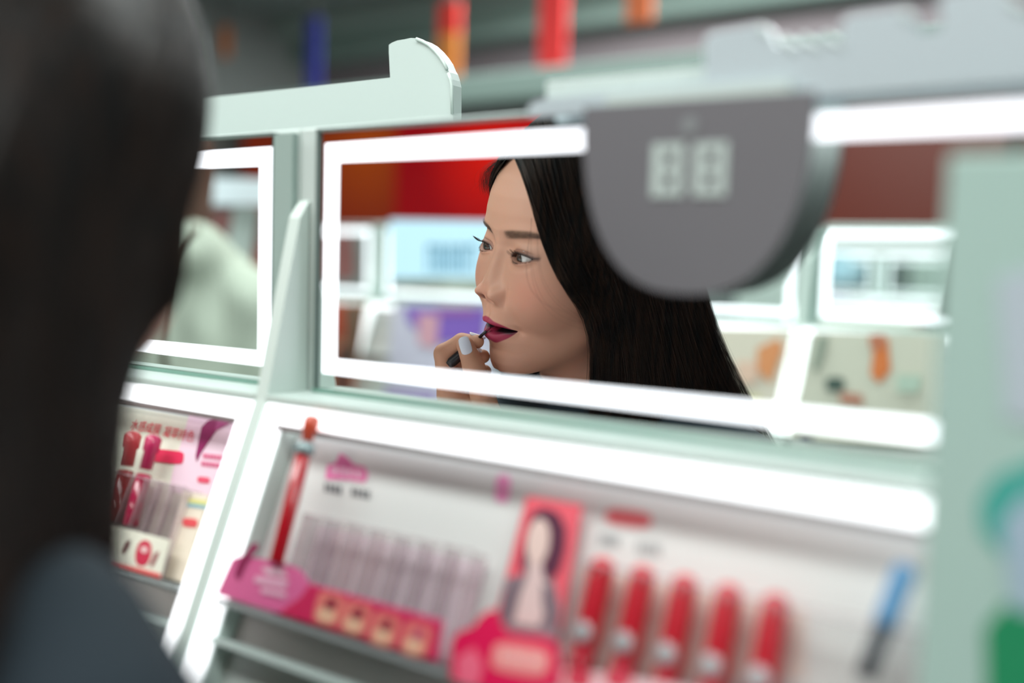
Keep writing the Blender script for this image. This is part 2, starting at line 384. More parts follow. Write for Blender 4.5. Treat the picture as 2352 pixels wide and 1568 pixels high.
def smear_text(t, x0, y0, x1, y1, n, rgb, off, h=9, seed=1, name='small_print'):
    """a short row of tiny printed characters too small to read"""
    r = random.Random(seed); mb = MB(); m = mat('ink_%d_%d_%d' % rgb, rgb, .45)
    for i in range(n):
        f = (i + .5) / n; cx, cy = x0 + (x1 - x0) * f, y0 + (y1 - y0) * f; w = (x1 - x0) / n * .40
        for k in range(3):
            yy = cy - h + k * h; flat(mb, [S_(cx - w, yy - 1.6, off), S_(cx + w, yy - 1.6 + .1 * w, off), S_(cx + w, yy + 1.6, off), S_(cx - w, yy + 1.6, off)], off, .0003)
        xx = cx + r.uniform(-.5, .5) * w; flat(mb, [S_(xx - 1.8, cy - h, off), S_(xx + 1.8, cy - h, off), S_(xx + 1.8, cy + h, off), S_(xx - 1.8, cy + h, off)], off, .0003)
    return mb.build(name, m, t)

BK = -.020
# --- main unit: the long white backing card
xl, xr = XF + .0226, XF + PITCH - .0226
t = thing('backing_card', 'long white backing card of the centre tester panel with pink headings', 'card', sl((xl + xr) / 2, .075, BK))
flat(MB(), [(xl, .0152), (xr, .0152), (xr, .134), (xl, .134)], BK - .0014, .0012).build('card', mat('card_white', (222, 222, 220), .4), t)
o = BK
ink(t, 'pink_cloud', [(748, 1100), (752, 1068), (772, 1062), (782, 1040), (800, 1052), (812, 1066), (838, 1072), (846, 1090), (838, 1108), (800, 1102)], o, (236, 120, 176))
smear_text(t, 760, 1078, 834, 1090, 4, (250, 214, 232), o + .0005, 7, 2, 'cloud_lettering')
smear_text(t, 744, 1118, 786, 1126, 4, (96, 98, 104), o, 8, 3)
smear_text(t, 806, 1128, 852, 1137, 4, (96, 98, 104), o, 8, 4)
ink(t, 'pink_bubble', pill(1155, 1122, 17, 32, rot=.1), o, (238, 150, 196))
ink(t, 'red_heading', pill(1444, 1190, 54, 20, rot=.13), o, (240, 130, 136))
smear_text(t, 1402, 1184, 1488, 1196, 5, (226, 70, 84), o + .0005, 10, 5, 'heading_lettering')
smear_text(t, 1376, 1238, 1424, 1244, 4, (140, 142, 146), o, 10, 6)
smear_text(t, 1462, 1256, 1520, 1264, 4, (140, 142, 146), o, 10, 7)
ink(t, 'beige_tint', [(1330, 1300), (1850, 1400), (1850, 1560), (1290, 1560)], o - .0002, (232, 216, 206), .0003)
ink(t, 'printed_wand', [(656, 1040), (668, 1042), (640, 1130), (612, 1176), (606, 1172), (622, 1110)], o, (176, 84, 130))
ink(t, 'printed_wand', [(676, 1090), (690, 1094), (668, 1200), (652, 1230), (646, 1226)], o, (120, 90, 100))
ink(t, 'dark_caption', [(640, 1012), (700, 1022), (698, 1034), (638, 1024)], o, (110, 124, 124))

# --- pink ledge card with fruit pictures
t = card('shelf_card', 'bright pink shelf card with fruit pictures under the empty slots', 'card', [(536, 1284), (560, 1276), (650, 1292), (690, 1306), (712, 1338), (1020, 1424), (1008, 1520), (840, 1470), (500, 1364)], .004, (228, 106, 160), .0012)
o = .0054
ink(t, 'crimson_half', [(712, 1342), (1018, 1428), (1007, 1517), (845, 1469), (640, 1408), (690, 1372)], o, (214, 36, 92))
for sx in (0, 1):
    ink(t, 'white_script', [(588 + sx * 12, 1322 + sx * 26), (664 - sx * 4, 1334 + sx * 26), (656, 1350 + sx * 22), (584 + sx * 16, 1336 + sx * 24)], o + .0004, (246, 190, 216))
ink(t, 'white_script', [(600, 1302), (650, 1306), (662, 1326), (612, 1318)], o + .0005, (252, 206, 226))
ink(t, 'dark_stem', [(540, 1318), (548, 1290), (580, 1248), (594, 1246), (592, 1262), (566, 1290), (546, 1330)], o + .0008, (150, 24, 84))
for k, (cx, cy) in enumerate(((756, 1398), (818, 1420), (884, 1446), (956, 1468))):
    ink(t, 'picture_tile', pill(cx, cy, 32, 38, rot=.25, k=.45), o + .0004, (236, 128, 120))
    ink(t, 'pale_fruit', pill(cx - 6, cy + 14, 21, 17, rot=.3, k=.9), o + .0008, (246, 196, 164))
    ink(t, 'dark_fruit', pill(cx + 4, cy - 10, 11, 16, rot=.6, k=.9), o + .0008, (140, 18, 56) if k < 3 else (190, 60, 110))

# --- clear slotted holders
def acrylic():
    m = bpy.data.materials.new('clear_acrylic'); m.use_nodes = True; nt = m.node_tree
    nt.nodes.remove(nt.nodes['Principled BSDF'])
    tr = nt.nodes.new('ShaderNodeBsdfTransparent'); tr.inputs[0].default_value = (.985, .985, .985, 1)
    gl = nt.nodes.new('ShaderNodeBsdfGlossy'); gl.inputs['Roughness'].default_value = .08
    mx = nt.nodes.new('ShaderNodeMixShader'); mx.inputs[0].default_value = .055
    nt.links.new(tr.outputs[0], mx.inputs[1]); nt.links.new(gl.outputs[0], mx.inputs[2])
    nt.links.new(mx.outputs[0], nt.nodes['Material Output'].inputs[0])
    return m
ACR = acrylic()
def frosted():
    m = bpy.data.materials.new('frosted_acrylic'); m.use_nodes = True; nt = m.node_tree; nt.nodes.remove(nt.nodes['Principled BSDF'])
    tr = nt.nodes.new('ShaderNodeBsdfTransparent'); df = nt.nodes.new('ShaderNodeBsdfDiffuse'); df.inputs[0].default_value = lin((206, 186, 192)) + (1,)
    mx = nt.nodes.new('ShaderNodeMixShader'); mx.inputs[0].default_value = .32
    nt.links.new(tr.outputs[0], mx.inputs[1]); nt.links.new(df.outputs[0], mx.inputs[2]); nt.links.new(mx.outputs[0], nt.nodes['Material Output'].inputs[0])
    return m
EDGE = frosted()
def holder(label, xa, xb, s0, s1, n, tint=None, skip=()):
    t = thing('clear_holder', label, 'tester holder', sl((xa + xb) / 2, s1, 0))
    if tint: slab(MB(), xa, xb, s0 + .004, s1, -.0170, -.0165).build('tinted_back', mat('tint_%d_%d_%d' % tint, tint, .4), t)
    slab(MB(), xa, xb, s0, s1, .0005, .0015).build('front_sheet', ACR, t)
    slab(MB(), xa, xb, s0 - .0008, s0 + .0008, -.0010, .0018).build('top_rim', EDGE, t)
    for i in range(n + 1):
        if i in skip: continue
        xx = xa + (xb - xa) * i / n
        slab(MB(), xx - .0008, xx + .0008, s0, s1, -.0163 if tint else -.018, .0006).build('divider', EDGE if i % 1 == 0 else ACR, t)
    slab(MB(), xa, xb, s1 - .0015, s1, -.018, .0015).build('floor_sheet', ACR, t)
    return t
hx0, hx1 = S_(700, 1182)[0], S_(1086, 1268)[0]
holder('clear holder with a row of empty pinkish slots, left of the portrait card', hx0, hx1, S_(900, 1226)[1], .1335, 7, (240, 222, 230))
holder('clear holder carrying the five red lip tubes, right of the portrait card', S_(1336, 1330)[0], S_(2120, 1430)[0], .060, .1335, 8, None, (1, 2, 3, 4, 5, 6, 7))

# --- portrait card and the red cut-out sign in front of it
t = card('portrait_card', 'pink-edged card with a long-haired portrait, between the empty slots and red tubes', 'card', [(1212, 1140), (1338, 1160), (1290, 1440), (1258, 1480), (1120, 1460), (1150, 1380)], -.012, (238, 96, 112), .001)
o = -.0108
ink(t, 'printed_shoulders', [(1160, 1330), (1206, 1318), (1272, 1330), (1288, 1400), (1280, 1470), (1150, 1450)], o, (150, 130, 138))
ink(t, 'printed_hair', [(1214, 1210), (1226, 1176), (1254, 1166), (1284, 1180), (1300, 1214), (1298, 1260), (1284, 1310), (1264, 1330), (1212, 1330), (1196, 1300), (1204, 1250)], o + .0004, (92, 40, 66))
ink(t, 'printed_face', pill(1236, 1244, 26, 54, rot=.12, k=.95), o + .0008, (236, 206, 198))
ink(t, 'printed_neck', [(1214, 1290), (1246, 1294), (1250, 1330), (1272, 1370), (1236, 1440), (1180, 1430), (1196, 1360), (1210, 1330)], o + .0006, (226, 198, 196))
ink(t, 'printed_collar', [(1156, 1360), (1190, 1326), (1204, 1336), (1186, 1390), (1160, 1430), (1146, 1420)], o + .0010, (126, 108, 118))
ink(t, 'printed_collar', [(1246, 1340), (1268, 1352), (1278, 1420), (1262, 1440), (1246, 1390)], o + .0010, (126, 108, 118))
t = card('cut_out_sign', 'glossy crimson cut-out sign with a white panel, below the portrait card', 'sign', [(1040, 1500), (1046, 1462), (1068, 1448), (1090, 1440), (1108, 1416), (1130, 1400), (1146, 1404), (1152, 1430), (1170, 1452), (1256, 1462), (1282, 1476), (1290, 1520), (1284, 1580), (1180, 1600), (1040, 1560)], .010, (232, 10, 84), .002)
ink(t, 'white_panel', pill(1196, 1514, 66, 34, rot=.16, k=.5), .0122, (252, 150, 150))
smear_text(t, 1148, 1502, 1252, 1520, 5, (255, 226, 222), .0127, 12, 8, 'panel_lettering')
ink(t, 'rosy_corner', [(1050, 1510), (1090, 1486), (1110, 1530), (1096, 1580), (1050, 1566)], .0122, (250, 110, 140))

# --- small pictures on the ledge under the red tubes
t = card('shelf_card', 'white and pink shelf card at the foot of the five red tubes', 'card', [(1290, 1536), (1420, 1552), (1800, 1622), (1800, 1720), (1280, 1650)], .006, (248, 208, 214), .0012)
for cx in (1330, 1420):
    ink(t, 'picture_tile', pill(cx, 1560, 30, 22, rot=.2), .0075, (214, 60, 84))

# --- lipstick-coloured testers
def capsule_prof(L, r, nose=.6, n=8):
    pr = [(r * .96, 0), (r, .0012), (r, L - r * nose)]
    for i in range(1, n + 1):
        a = math.pi / 2 * i / n; pr.append((max(r * math.cos(a), .0002), L - r * nose + r * nose * math.sin(a) * 1.0))
    return pr
UP = (0, -SW[0], -SW[1])
RED = mat('red_tube', (216, 30, 52), .32, coat=.4); RED_D = mat('red_tube_base', (196, 18, 50), .32, coat=.4)
SILVER = mat('logo_silver', (196, 200, 204), .3, .3)
def red_tube(label, x):
    s1 = .132; L = .132 - .0545
    base = sl(x, s1, -.0075)
    t = thing('lip_tube', label, 'lip colour tube', base, 'red lip tubes in the clear holder')
    MB().lathe(capsule_prof(L * .55, .0062, .15), base, UP, 28).build('barrel', RED_D, t, True)
    b2 = np.array(base) + np.array(UP) * L * .40
    MB().lathe(capsule_prof(L * .60, .0068, .9), tuple(b2), UP, 28).build('cap', RED, t, True)
    c = np.array(base) + np.array(UP) * L * .47 + np.array([0, SN[0], SN[1]]) * .0064
    MB().lathe([(.0054, 0), (.0054, .0009), (.0046, .0013)], tuple(c), (0, SN[0], SN[1]), 24).build('round_logo', SILVER, t, True)
for k, lab in enumerate(('leftmost red lip tube with a round silver mark, beside the portrait card', 'second red lip tube from the portrait card', 'middle one of the five red lip tubes', 'fourth red lip tube from the portrait card', 'rightmost red lip tube, nearest the blue tube')):
    red_tube(lab, -.2515 + .0240 * k)
def blue_tube():
    a = on_slope(2084, 1296, .004); b = on_slope(1985, 1560, .004)
    A, Bp = np.array(sl(*a, .004)), np.array(sl(*b, .004)); d = (A - Bp); L = np.linalg.norm(d); d /= L
    t = thing('lip_tube', 'blue-capped tube with a black body, by the pale green panel', 'lip colour tube', tuple(Bp))
    MB().lathe([(.0034, 0), (.0042, .002), (.0044, L * .48)], tuple(Bp), tuple(d), 24).build('barrel', mat('tube_black', (52, 58, 66), .3), t, True)
    MB().lathe([(.0050, 0), (.0052, .004), (.0052, L * .46), (.0044, L * .52), (.0015, L * .54)], tuple(Bp + d * L * .46), tuple(d), 24).build('cap', mat('tube_blue', (98, 158, 206), .25), t, True)
blue_tube()
def clear_tester(label, top, bot, off, r, body_rgb, cap_rgb, capf=.22, collar=None):
    A, Bp = np.array(sl(*S_(*top, off), off)), np.array(sl(*S_(*bot, off), off)); d = A - Bp; L = np.linalg.norm(d); d /= L
    t = thing('lip_tester', label, 'lip colour tester', tuple(Bp))
    MB().lathe([(r * .9, 0), (r, .001), (r, L * (1 - capf) * .985), (r * .7, L * (1 - capf))], tuple(Bp), tuple(d), 24).build('tube_body', mat('tint_%d_%d_%d' % body_rgb, body_rgb, .2, coat=.5), t, True)
    if collar:
        MB().lathe([(r * 1.25, 0), (r * 1.35, .002), (r * 1.35, .006), (r * .9, .0085)], tuple(Bp + d * (L * (1 - capf))), tuple(d), 24).build('collar', mat('tint_%d_%d_%d' % collar, collar, .25, .2), t, True)
    MB().lathe([(r * .8, 0), (r * .8, L * capf * .5), (r * 1.05, L * capf * .55), (r * 1.1, L * capf * .9), (r * .7, L * capf)], tuple(Bp + d * (L * (1 - capf) + .004)), tuple(d), 24).build('cap', mat('tint_%d_%d_%d' % cap_rgb, cap_rgb, .3, coat=.3), t, True)
    return t
clear_tester('tall red tester with silver collar and orange-red cap, left end of centre panel', (716, 968), (634, 1292), .008, .0050, (188, 10, 32), (214, 84, 58), .24, (150, 168, 170))

# --- left unit: poster with red characters, two testers, slots
xl2, xr2 = XF - PITCH + .0226, XF - .0226
t = thing('backing_card', 'cream backing card with red characters, on the left unit\'s tester panel', 'card', sl((xl2 + xr2) / 2, .075, BK))
flat(MB(), [(xl2, .0152), (xr2, .0152), (xr2, .134), (xl2, .134)], BK - .0014, .0012).build('card', mat('card_cream', (226, 228, 212), .4), t)
o = BK
ink(t, 'pink_side', [(440, 936), (552, 956), (470, 1230), (372, 1200), (398, 1080)], o, (236, 208, 222), .0003)
lettering(t, '水感成膜', 334, 982, .0094, o + .0006, (226, 52, 76), 'red_characters')
lettering(t, '凝萃持色', 410, 998, .0094, o + .0006, (226, 52, 76), 'red_characters')
ink(t, 'red_badge', pill(384, 1048, 38, 15, rot=.1, k=.4), o + .0005, (222, 48, 88))
ink(t, 'printed_wand', [(478, 966), (496, 962), (512, 966), (496, 990), (478, 1016), (462, 1040), (452, 1060), (450, 1046), (458, 1008), (464, 980)], o + .0005, (142, 28, 92))
ink(t, 'printed_wand', [(500, 962), (546, 964), (520, 976), (494, 990)], o + .0006, (170, 70, 124))
smear_text(t, 466, 1046, 516, 1052, 7, (232, 120, 156), o + .0005, 4, 11)
smear_text(t, 462, 1064, 514, 1070, 7, (232, 120, 156), o + .0005, 4, 12)
ink(t, 'small_badge', pill(468, 1102, 14, 7, rot=.1, k=.5), o + .0005, (226, 84, 110))
def small_box(label, pts, rgb, off):
    return card('product_card', label, 'card', pts, off, rgb, .0015)
t = small_box('small cream price card with a red badge, right end of the left panel', [(424, 1128), (482, 1138), (424, 1338), (376, 1326)], (238, 226, 208), -.008)
ink(t, 'rainbow_line', [(434, 1144), (478, 1150), (476, 1160), (432, 1154)], -.0062, (226, 222, 140))
ink(t, 'rainbow_line', [(432, 1155), (476, 1161), (475, 1168), (430, 1163)], -.0062, (150, 196, 206))
ink(t, 'badge', pill(437, 1200, 17, 10, rot=.1, k=.5), -.0062, (232, 84, 90))
t = small_box('white card with a red shoe-shaped picture, foot of the left panel', [(262, 1206), (392, 1240), (370, 1328), (250, 1296)], (236, 234, 218), .004)
ink(t, 'red_picture', pill(330, 1270, 17, 30, rot=.2, k=.85), .0056, (206, 44, 76))
ink(t, 'pale_spot', pill(332, 1262, 8, 8, k=1), .0060, (240, 200, 200))
ink(t, 'dark_squiggle', [(356, 1270), (366, 1266), (360, 1284), (350, 1302), (344, 1298)], .0056, (150, 60, 70))
ink(t, 'dark_squiggle', [(292, 1244), (302, 1240), (298, 1256), (288, 1272), (282, 1268)], .0056, (110, 70, 70))
ink(t, 'red_hem', [(262, 1288), (370, 1318), (368, 1328), (258, 1296)], .0056, (226, 90, 90))
clear_tester('clear-topped tester of brick red colour, beside the woman\'s hair', (306, 1004), (268, 1200), -.004, .0058, (150, 34, 40), (196, 70, 76), .40)
clear_tester('clear-topped tester of raspberry colour, second from the woman\'s hair', (352, 1012), (300, 1208), -.004, .0058, (168, 16, 66), (190, 40, 92), .40)
ax0, ax1 = S_(262, 1090)[0], S_(428, 1118)[0]
holder('clear slotted holder around the testers of the left panel', ax0 - .10, ax1, S_(400, 1114)[1], .1335, 12, (206, 198, 186))
# tiny grey shelf-edge strip under both panels is part of the units
# ------------------------------------------------------------------ the woman (built where her mirror image stands, then reflected to her real place)
def gz(v, c, s): return np.exp(-((v - c) / s) ** 2)
def smin(a, b, k):
    h = np.clip(0.5 + 0.5 * (b - a) / k, 0, 1)
    return b * (1 - h) + a * h - k * h * (1 - h)
def s_ell(p, c, r):
    q = (p - np.array(c)) / np.array(r); l = np.linalg.norm(q, axis=-1)
    g = np.linalg.norm(q / np.array(r), axis=-1) + 1e-9
    return l * (l - 1) / g
def s_cap(p, a, b, ra, rb):
    a = np.array(a, float); b = np.array(b, float); ab = b - a
    t = np.clip(((p - a) @ ab) / (ab @ ab), 0, 1)
    return np.linalg.norm(p - a - t[..., None] * ab, axis=-1) - (ra + (rb - ra) * t)
def sstep(v, a, b):
    t = np.clip((v - a) / (b - a), 0, 1); return t * t * (3 - 2 * t)

HM = np.array([[0.51873, -0.85492, 0.00553], [0.25272, 0.14716, -0.95628], [-0.81673, -0.49745, -0.29239]])
HT = np.array([-0.0095, -0.0827, 0.8920])
ZS = np.array([1, 1, 1.05]); HS = 0.965
def head_to_cam(p): return ((np.asarray(p) * ZS / 1000.0) @ HM.T + HT) * HS     # model mm -> (virtual) camera metres
def cam_to_world(c, flip=True):
    c = np.asarray(c); w = np.stack([c @ CU, c @ CN, -(c @ CVD) + EYE], -1)
    if flip: w[..., 1] = 2 * MY - w[..., 1]
    return w
def head_w(p): return cam_to_world(head_to_cam(p))
def px_head(px, py, z):                       # pixel + depth -> model mm
    c = np.array([(px - 1176) / F_PX * z, (py - 784) / F_PX * z, z])
    return (c - HT) @ HM * 1000 / ZS

# head surface: x = her right, y = forward, z = up, millimetres, origin between the eyes
def base_sdf(p):
    q = p.copy(); q[..., 0] = np.abs(q[..., 0])
    d = s_ell(q, (0, -88, 24), (73, 92, 88))
    d = smin(d, s_ell(q, (0, -47, -28), (60, 50, 80)), 26)           # face block
    d = smin(d, s_ell(q, (33, -26, -34), (26, 26, 26)), 24)          # cheeks
    d = smin(d, s_ell(q, (0, -24, -86), (27, 27, 21)), 22)           # chin
    d = smin(d, s_cap(q, (47, -72, -66), (14, -22, -92), 13, 13), 20)  # jaw line
    d = smin(d, s_cap(q, (0, -98, -60), (0, -112, -190), 50, 52), 24)  # neck
    return d
PZ = np.array([-125, -113, -107, -100, -93, -88, -84, -78, -72, -67.5, -61.5, -56, -50, -44, -30, -10, 4, 18, 32, 46, 60, 75, 90])
PY = np.array([-30, -5, 3.2, 6.2, 5.6, 4.6, 6.6, 10.6, 9.6, 7.0, 13.2, 12.2, 11.0, 9.6, 5.0, 2.0, 0.6, 4.2, 3.6, 0.0, -7, -19, -37])
from_noseZ = np.array([-53, -45, -42.4, -39.4, -35.4, -30.5, -26, -20, -12, -4, 3, 11, 20])
from_noseA = np.array([0, 1.5, 5.0, 7.0, 9.2, 10.2, 10.4, 9.2, 7.2, 4.2, 2.6, 1.2, 0])
noseW = np.array([6, 7, 9, 11.0, 12.4, 12.0, 10.2, 8.4, 7.0, 6.5, 6.8, 8, 10])
def cint(z, xs, ys):
    return np.interp(z, xs, ys)
def smooth_tab(xs, ys, s=1.6):
    g = np.arange(-130, 100, 0.5); v = np.interp(g, xs, ys)
    k = np.exp(-(np.arange(-10, 11) * 0.5 / s) ** 2); k /= k.sum()
    return g, np.convolve(np.pad(v, 10, mode='edge'), k, mode='valid')
PG, PV = smooth_tab(PZ, PY, 1.5)
NG, NV = smooth_tab(from_noseZ, from_noseA, 1.7)
WG, WV = smooth_tab(from_noseZ, noseW, 2)

EZ = -3.4                                      # height of the lid slit
def eye_open(x, z):                            # >0 inside the lid opening (mm-ish)
    t = (x - 18.0) / 26.5
    tc = np.clip(t, 0, 1)
    top = EZ + 0.2 + 3.7 * np.sin(np.pi * tc ** 0.72) ** 0.85 + 1.6 * tc
    bot = EZ - 0.3 - 2.9 * np.sin(np.pi * tc ** 1.12) ** 0.85 + 1.6 * tc
    e = np.minimum(top - z, z - bot)
    e = np.where((t < 0) | (t > 1), -np.hypot(np.maximum(-t, t - 1) * 30, np.maximum(0, np.abs(z - 0.8 * 0) - 0.0)) - 0.2, e)
    return e, top, bot
MOUTH_HW = 25.0
def mouth_curves(x):
    t = np.clip(x / MOUTH_HW, 0, 1)
    mid = -67.4 + 0.9 * np.cos(t * 9.0) * (1 - t) * 0.8 - 0.4 * t        # the line between the lips
    top = mid + (9.2 + 0.7 * np.exp(-((x - 5.0) / 4.2) ** 2) - 0.4 * np.exp(-(x / 2.6) ** 2)) * (1 - t ** 2.0) ** 0.9
    bot = mid - 12.6 * (1 - t ** 2.5) ** 0.85 - 0.2
    return mid, top, bot
def face_disp(x, z, ax):
    """outward push along +y for the front of the face"""
    d = np.interp(z, NG, NV) * np.exp(-(ax / np.interp(z, WG, WV)) ** 2.7)
    # wings and nostrils
    d += 8.8 * np.exp(-np.abs((ax - 13.2) / 5.8) ** 2.2 - np.abs((z + 37.2) / 7.0) ** 2.2)
    d -= 2.2 * np.exp(-((ax - 21.0) / 2.3) ** 2 - ((z + 37.5) / 7.0) ** 2)
    d -= 6.5 * np.exp(-((ax - 7.6) / 3.4) ** 2 - ((z + 41.2) / 2.0) ** 2)
    # eye sockets, lid bulge, crease, brow ridge
    d -= 4.2 * np.exp(-((ax - 17) / 9) ** 2 - ((z - 2) / 11) ** 2)
    d -= 1.8 * np.exp(-((ax - 34) / 15) ** 2 - ((z - 11) / 5) ** 2)
    d += 3.4 * np.exp(-((ax - 30.5) / 15.5) ** 2 - ((z - EZ - 1.0) / 9.5) ** 2)
    e, top, bot = eye_open(ax, z)
    on = sstep(ax, 15, 20) * (1 - sstep(ax, 42, 49))
    d -= 0.7 * np.exp(-((z - top - 2.6) / 0.9) ** 2) * on * (1 - sstep(ax, 38, 46))              # fold of the upper lid
    d += 0.5 * np.exp(-((z - top - 0.9) / 1.2) ** 2) * on
    d += 0.8 * np.exp(-((z - bot + 1.6) / 1.5) ** 2) * on
    d -= 0.9 * np.exp(-((z - bot + 6.0) / 2.6) ** 2) * on * 0.8
    d += 1.5 * np.exp(-((ax - 30) / 20) ** 2 - ((z - 19) / 5) ** 2)
    # lips
    mid, lt, lb = mouth_curves(ax)
    tm = np.clip(1 - (ax / (MOUTH_HW + 1)) ** 2, 0, 1)
    d += 3.2 * np.exp(-((z - (mid + lt) / 2 + 0.2) / 3.6) ** 2) * tm
    d += 4.0 * np.exp(-((z - (mid + lb) / 2 + .3) / 4.4) ** 2) * tm
    gap = 2.1 * np.exp(-((ax - 5) / 14.0) ** 2) + 0.5
    d -= (8.0 * np.exp(-((z - mid) / gap) ** 2)) * sstep(tm, 0.02, 0.35)
    d -= 1.6 * np.exp(-((ax - MOUTH_HW - 2) / 3.5) ** 2 - ((z - mid) / 4.5) ** 2)
    d -= 0.9 * np.exp(-(ax / 2.2) ** 2 - ((z + 53) / 5) ** 2)            # philtrum
    d += 0.5 * np.exp(-((ax - 4.2) / 1.6) ** 2 - ((z + 53) / 5) ** 2)
    d -= 1.2 * np.exp(-((ax - 27) / 5) ** 2 - ((z + 56) / 9) ** 2)       # fold beside the mouth
    return d

def head_grid():
    az = np.concatenate([np.linspace(-180, -62, 60, endpoint=False), np.linspace(-62, -34, 64, endpoint=False), np.linspace(-34, 34, 300, endpoint=False), np.linspace(34, 62, 64, endpoint=False), np.linspace(62, 180, 61)])[:-1]
    el = np.concatenate([np.linspace(-89.9, -52, 60, endpoint=False), np.linspace(-52, -34, 56, endpoint=False), np.linspace(-34, 26, 300, endpoint=False), np.linspace(26, 52, 50, endpoint=False), np.linspace(52, 89.9, 40)])
    A, E = np.meshgrid(np.radians(az), np.radians(el))
    D = np.stack([np.sin(A) * np.cos(E), np.cos(A) * np.cos(E), np.sin(E)], -1)
    C = np.array([0, -84.0, -26.0])
    t = np.full(A.shape, 230.0)
    for _ in range(26):
        p = C + D * t[..., None]; t = np.maximum(t - 0.8 * base_sdf(p), 5)
    p = C + D * t[..., None]
    # pull the midline onto the drawn profile, fading sideways
    zs = np.arange(-130, 95, 1.0)
    yy = np.full(zs.shape, 60.0)
    for _ in range(40):
        q = np.stack([zs * 0, yy, zs], -1); yy = yy - 0.8 * base_sdf(q)
    x, y, z = p[..., 0], p[..., 1], p[..., 2]; ax = np.abs(x)
    front = sstep(y, -62, -30)
    corr = np.interp(z, PG, PV) - np.interp(z, zs, yy)
    lo = sstep(z, -124, -108)
    corr = np.clip(corr, -14, 14) * np.exp(-(ax / np.interp(z, [-110, -60, -20, 20, 80], [19, 25, 30, 48, 60])) ** 2.4) * lo
    d = corr + face_disp(x, z, ax) * front * sstep(z, -120, -100)
    p2 = p.copy(); p2[..., 1] += d * front
    # the lid openings: sink to uncover the eyeballs
    e, top, bot = eye_open(ax, z)
    sink = sstep(e, -0.15, 0.55) * front * (y > -40)
    p2[..., 1] -= sink * 9.0
    return p2, e, sink
def lerp3(a, b, t): return a + (b - a) * t[..., None]
def tubes_mesh(name, lines, r0, r1, seg=3):
    """lines: (n, k, 3) world points; one thin tapering tube each, joined into one mesh"""
    L = np.asarray(lines, float); n, k, _ = L.shape
    T = np.gradient(L, axis=1); T /= np.linalg.norm(T, axis=2, keepdims=True) + 1e-12
    up = np.array([0.31, 0.57, 0.76]); A = np.cross(T, up); A /= np.linalg.norm(A, axis=2, keepdims=True) + 1e-12
    Bn = np.cross(T, A)
    s = np.linspace(0, 1, k); r = (np.asarray(r0).reshape(-1, 1) * np.ones((n, 1)) * (1 - s) + r1 * s)
    V = np.stack([L + (math.cos(2 * math.pi * j / seg) * A + math.sin(2 * math.pi * j / seg) * Bn) * r[..., None] for j in range(seg)], 2)
    idx = np.arange(n * k * seg).reshape(n, k, seg)
    a = idx[:, :-1, :]; b = idx[:, 1:, :]
    F4 = np.stack([a, np.roll(a, -1, 2), np.roll(b, -1, 2), b], -1).reshape(-1, 4)
    return array_mesh(name, V.reshape(-1, 3), F4)
def paint(me, C):
    at_ = me.color_attributes.new('Tint', 'FLOAT_COLOR', 'POINT')
    c = np.ones((len(me.vertices), 4), np.float32); c[:, :3] = C
    at_.data.foreach_set('color', c.ravel())
def lin3(r, g, b): return np.array(lin((r, g, b)))

# --- skin, eye and hair materials
def tint_mat(name, rough, sss=0.0, bump=0.0, bscale=900.0, coat=0.0, spec=0.5):
    m = bpy.data.materials.new(name); m.use_nodes = True; nt = m.node_tree; b = nt.nodes['Principled BSDF']
    a = nt.nodes.new('ShaderNodeVertexColor'); a.layer_name = 'Tint'
    nt.links.new(a.outputs['Color'], b.inputs['Base Color'])
    b.inputs['Roughness'].default_value = rough; b.inputs['Coat Weight'].default_value = coat
    b.inputs['Specular IOR Level'].default_value = spec
    if sss:
        b.inputs['Subsurface Weight'].default_value = sss; b.inputs['Subsurface Radius'].default_value = (1.0, 0.35, 0.2); b.inputs['Subsurface Scale'].default_value = 0.004
    if bump:
        tc = nt.nodes.new('ShaderNodeTexCoord'); n = nt.nodes.new('ShaderNodeTexNoise'); n.inputs['Scale'].default_value = bscale
        bp = nt.nodes.new('ShaderNodeBump'); bp.inputs['Strength'].default_value = bump; bp.inputs['Distance'].default_value = 0.0004
        nt.links.new(tc.outputs['Object'], n.inputs['Vector']); nt.links.new(n.outputs['Fac'], bp.inputs['Height']); nt.links.new(bp.outputs['Normal'], b.inputs['Normal'])
    return m
SKIN = tint_mat('skin', 0.55, sss=0.25, bump=0.08)
EYE_M = tint_mat('eye', 0.12, coat=0.5)
def hair_mat():
    m = bpy.data.materials.new('dark_brown_hair'); m.use_nodes = True; nt = m.node_tree; b = nt.nodes['Principled BSDF']
    tc = nt.nodes.new('ShaderNodeTexCoord'); mp = nt.nodes.new('ShaderNodeMapping'); mp.inputs['Scale'].default_value = (260, 260, 14)
    n = nt.nodes.new('ShaderNodeTexNoise'); n.inputs['Scale'].default_value = 1.0; n.inputs['Detail'].default_value = 2
    cr = nt.nodes.new('ShaderNodeValToRGB'); cr.color_ramp.elements[0].color = lin((8, 7, 7)) + (1,); cr.color_ramp.elements[1].color = lin((62, 40, 28)) + (1,)
    cr.color_ramp.elements[0].position = 0.38; cr.color_ramp.elements[1].position = 0.84
    nt.links.new(tc.outputs['Object'], mp.inputs['Vector']); nt.links.new(mp.outputs[0], n.inputs['Vector'])
    nt.links.new(n.outputs['Fac'], cr.inputs[0]); nt.links.new(cr.outputs[0], b.inputs['Base Color'])
    b.inputs['Roughness'].default_value = 0.42; b.inputs['Specular IOR Level'].default_value = 0.26
    return m
HAIR = hair_mat()

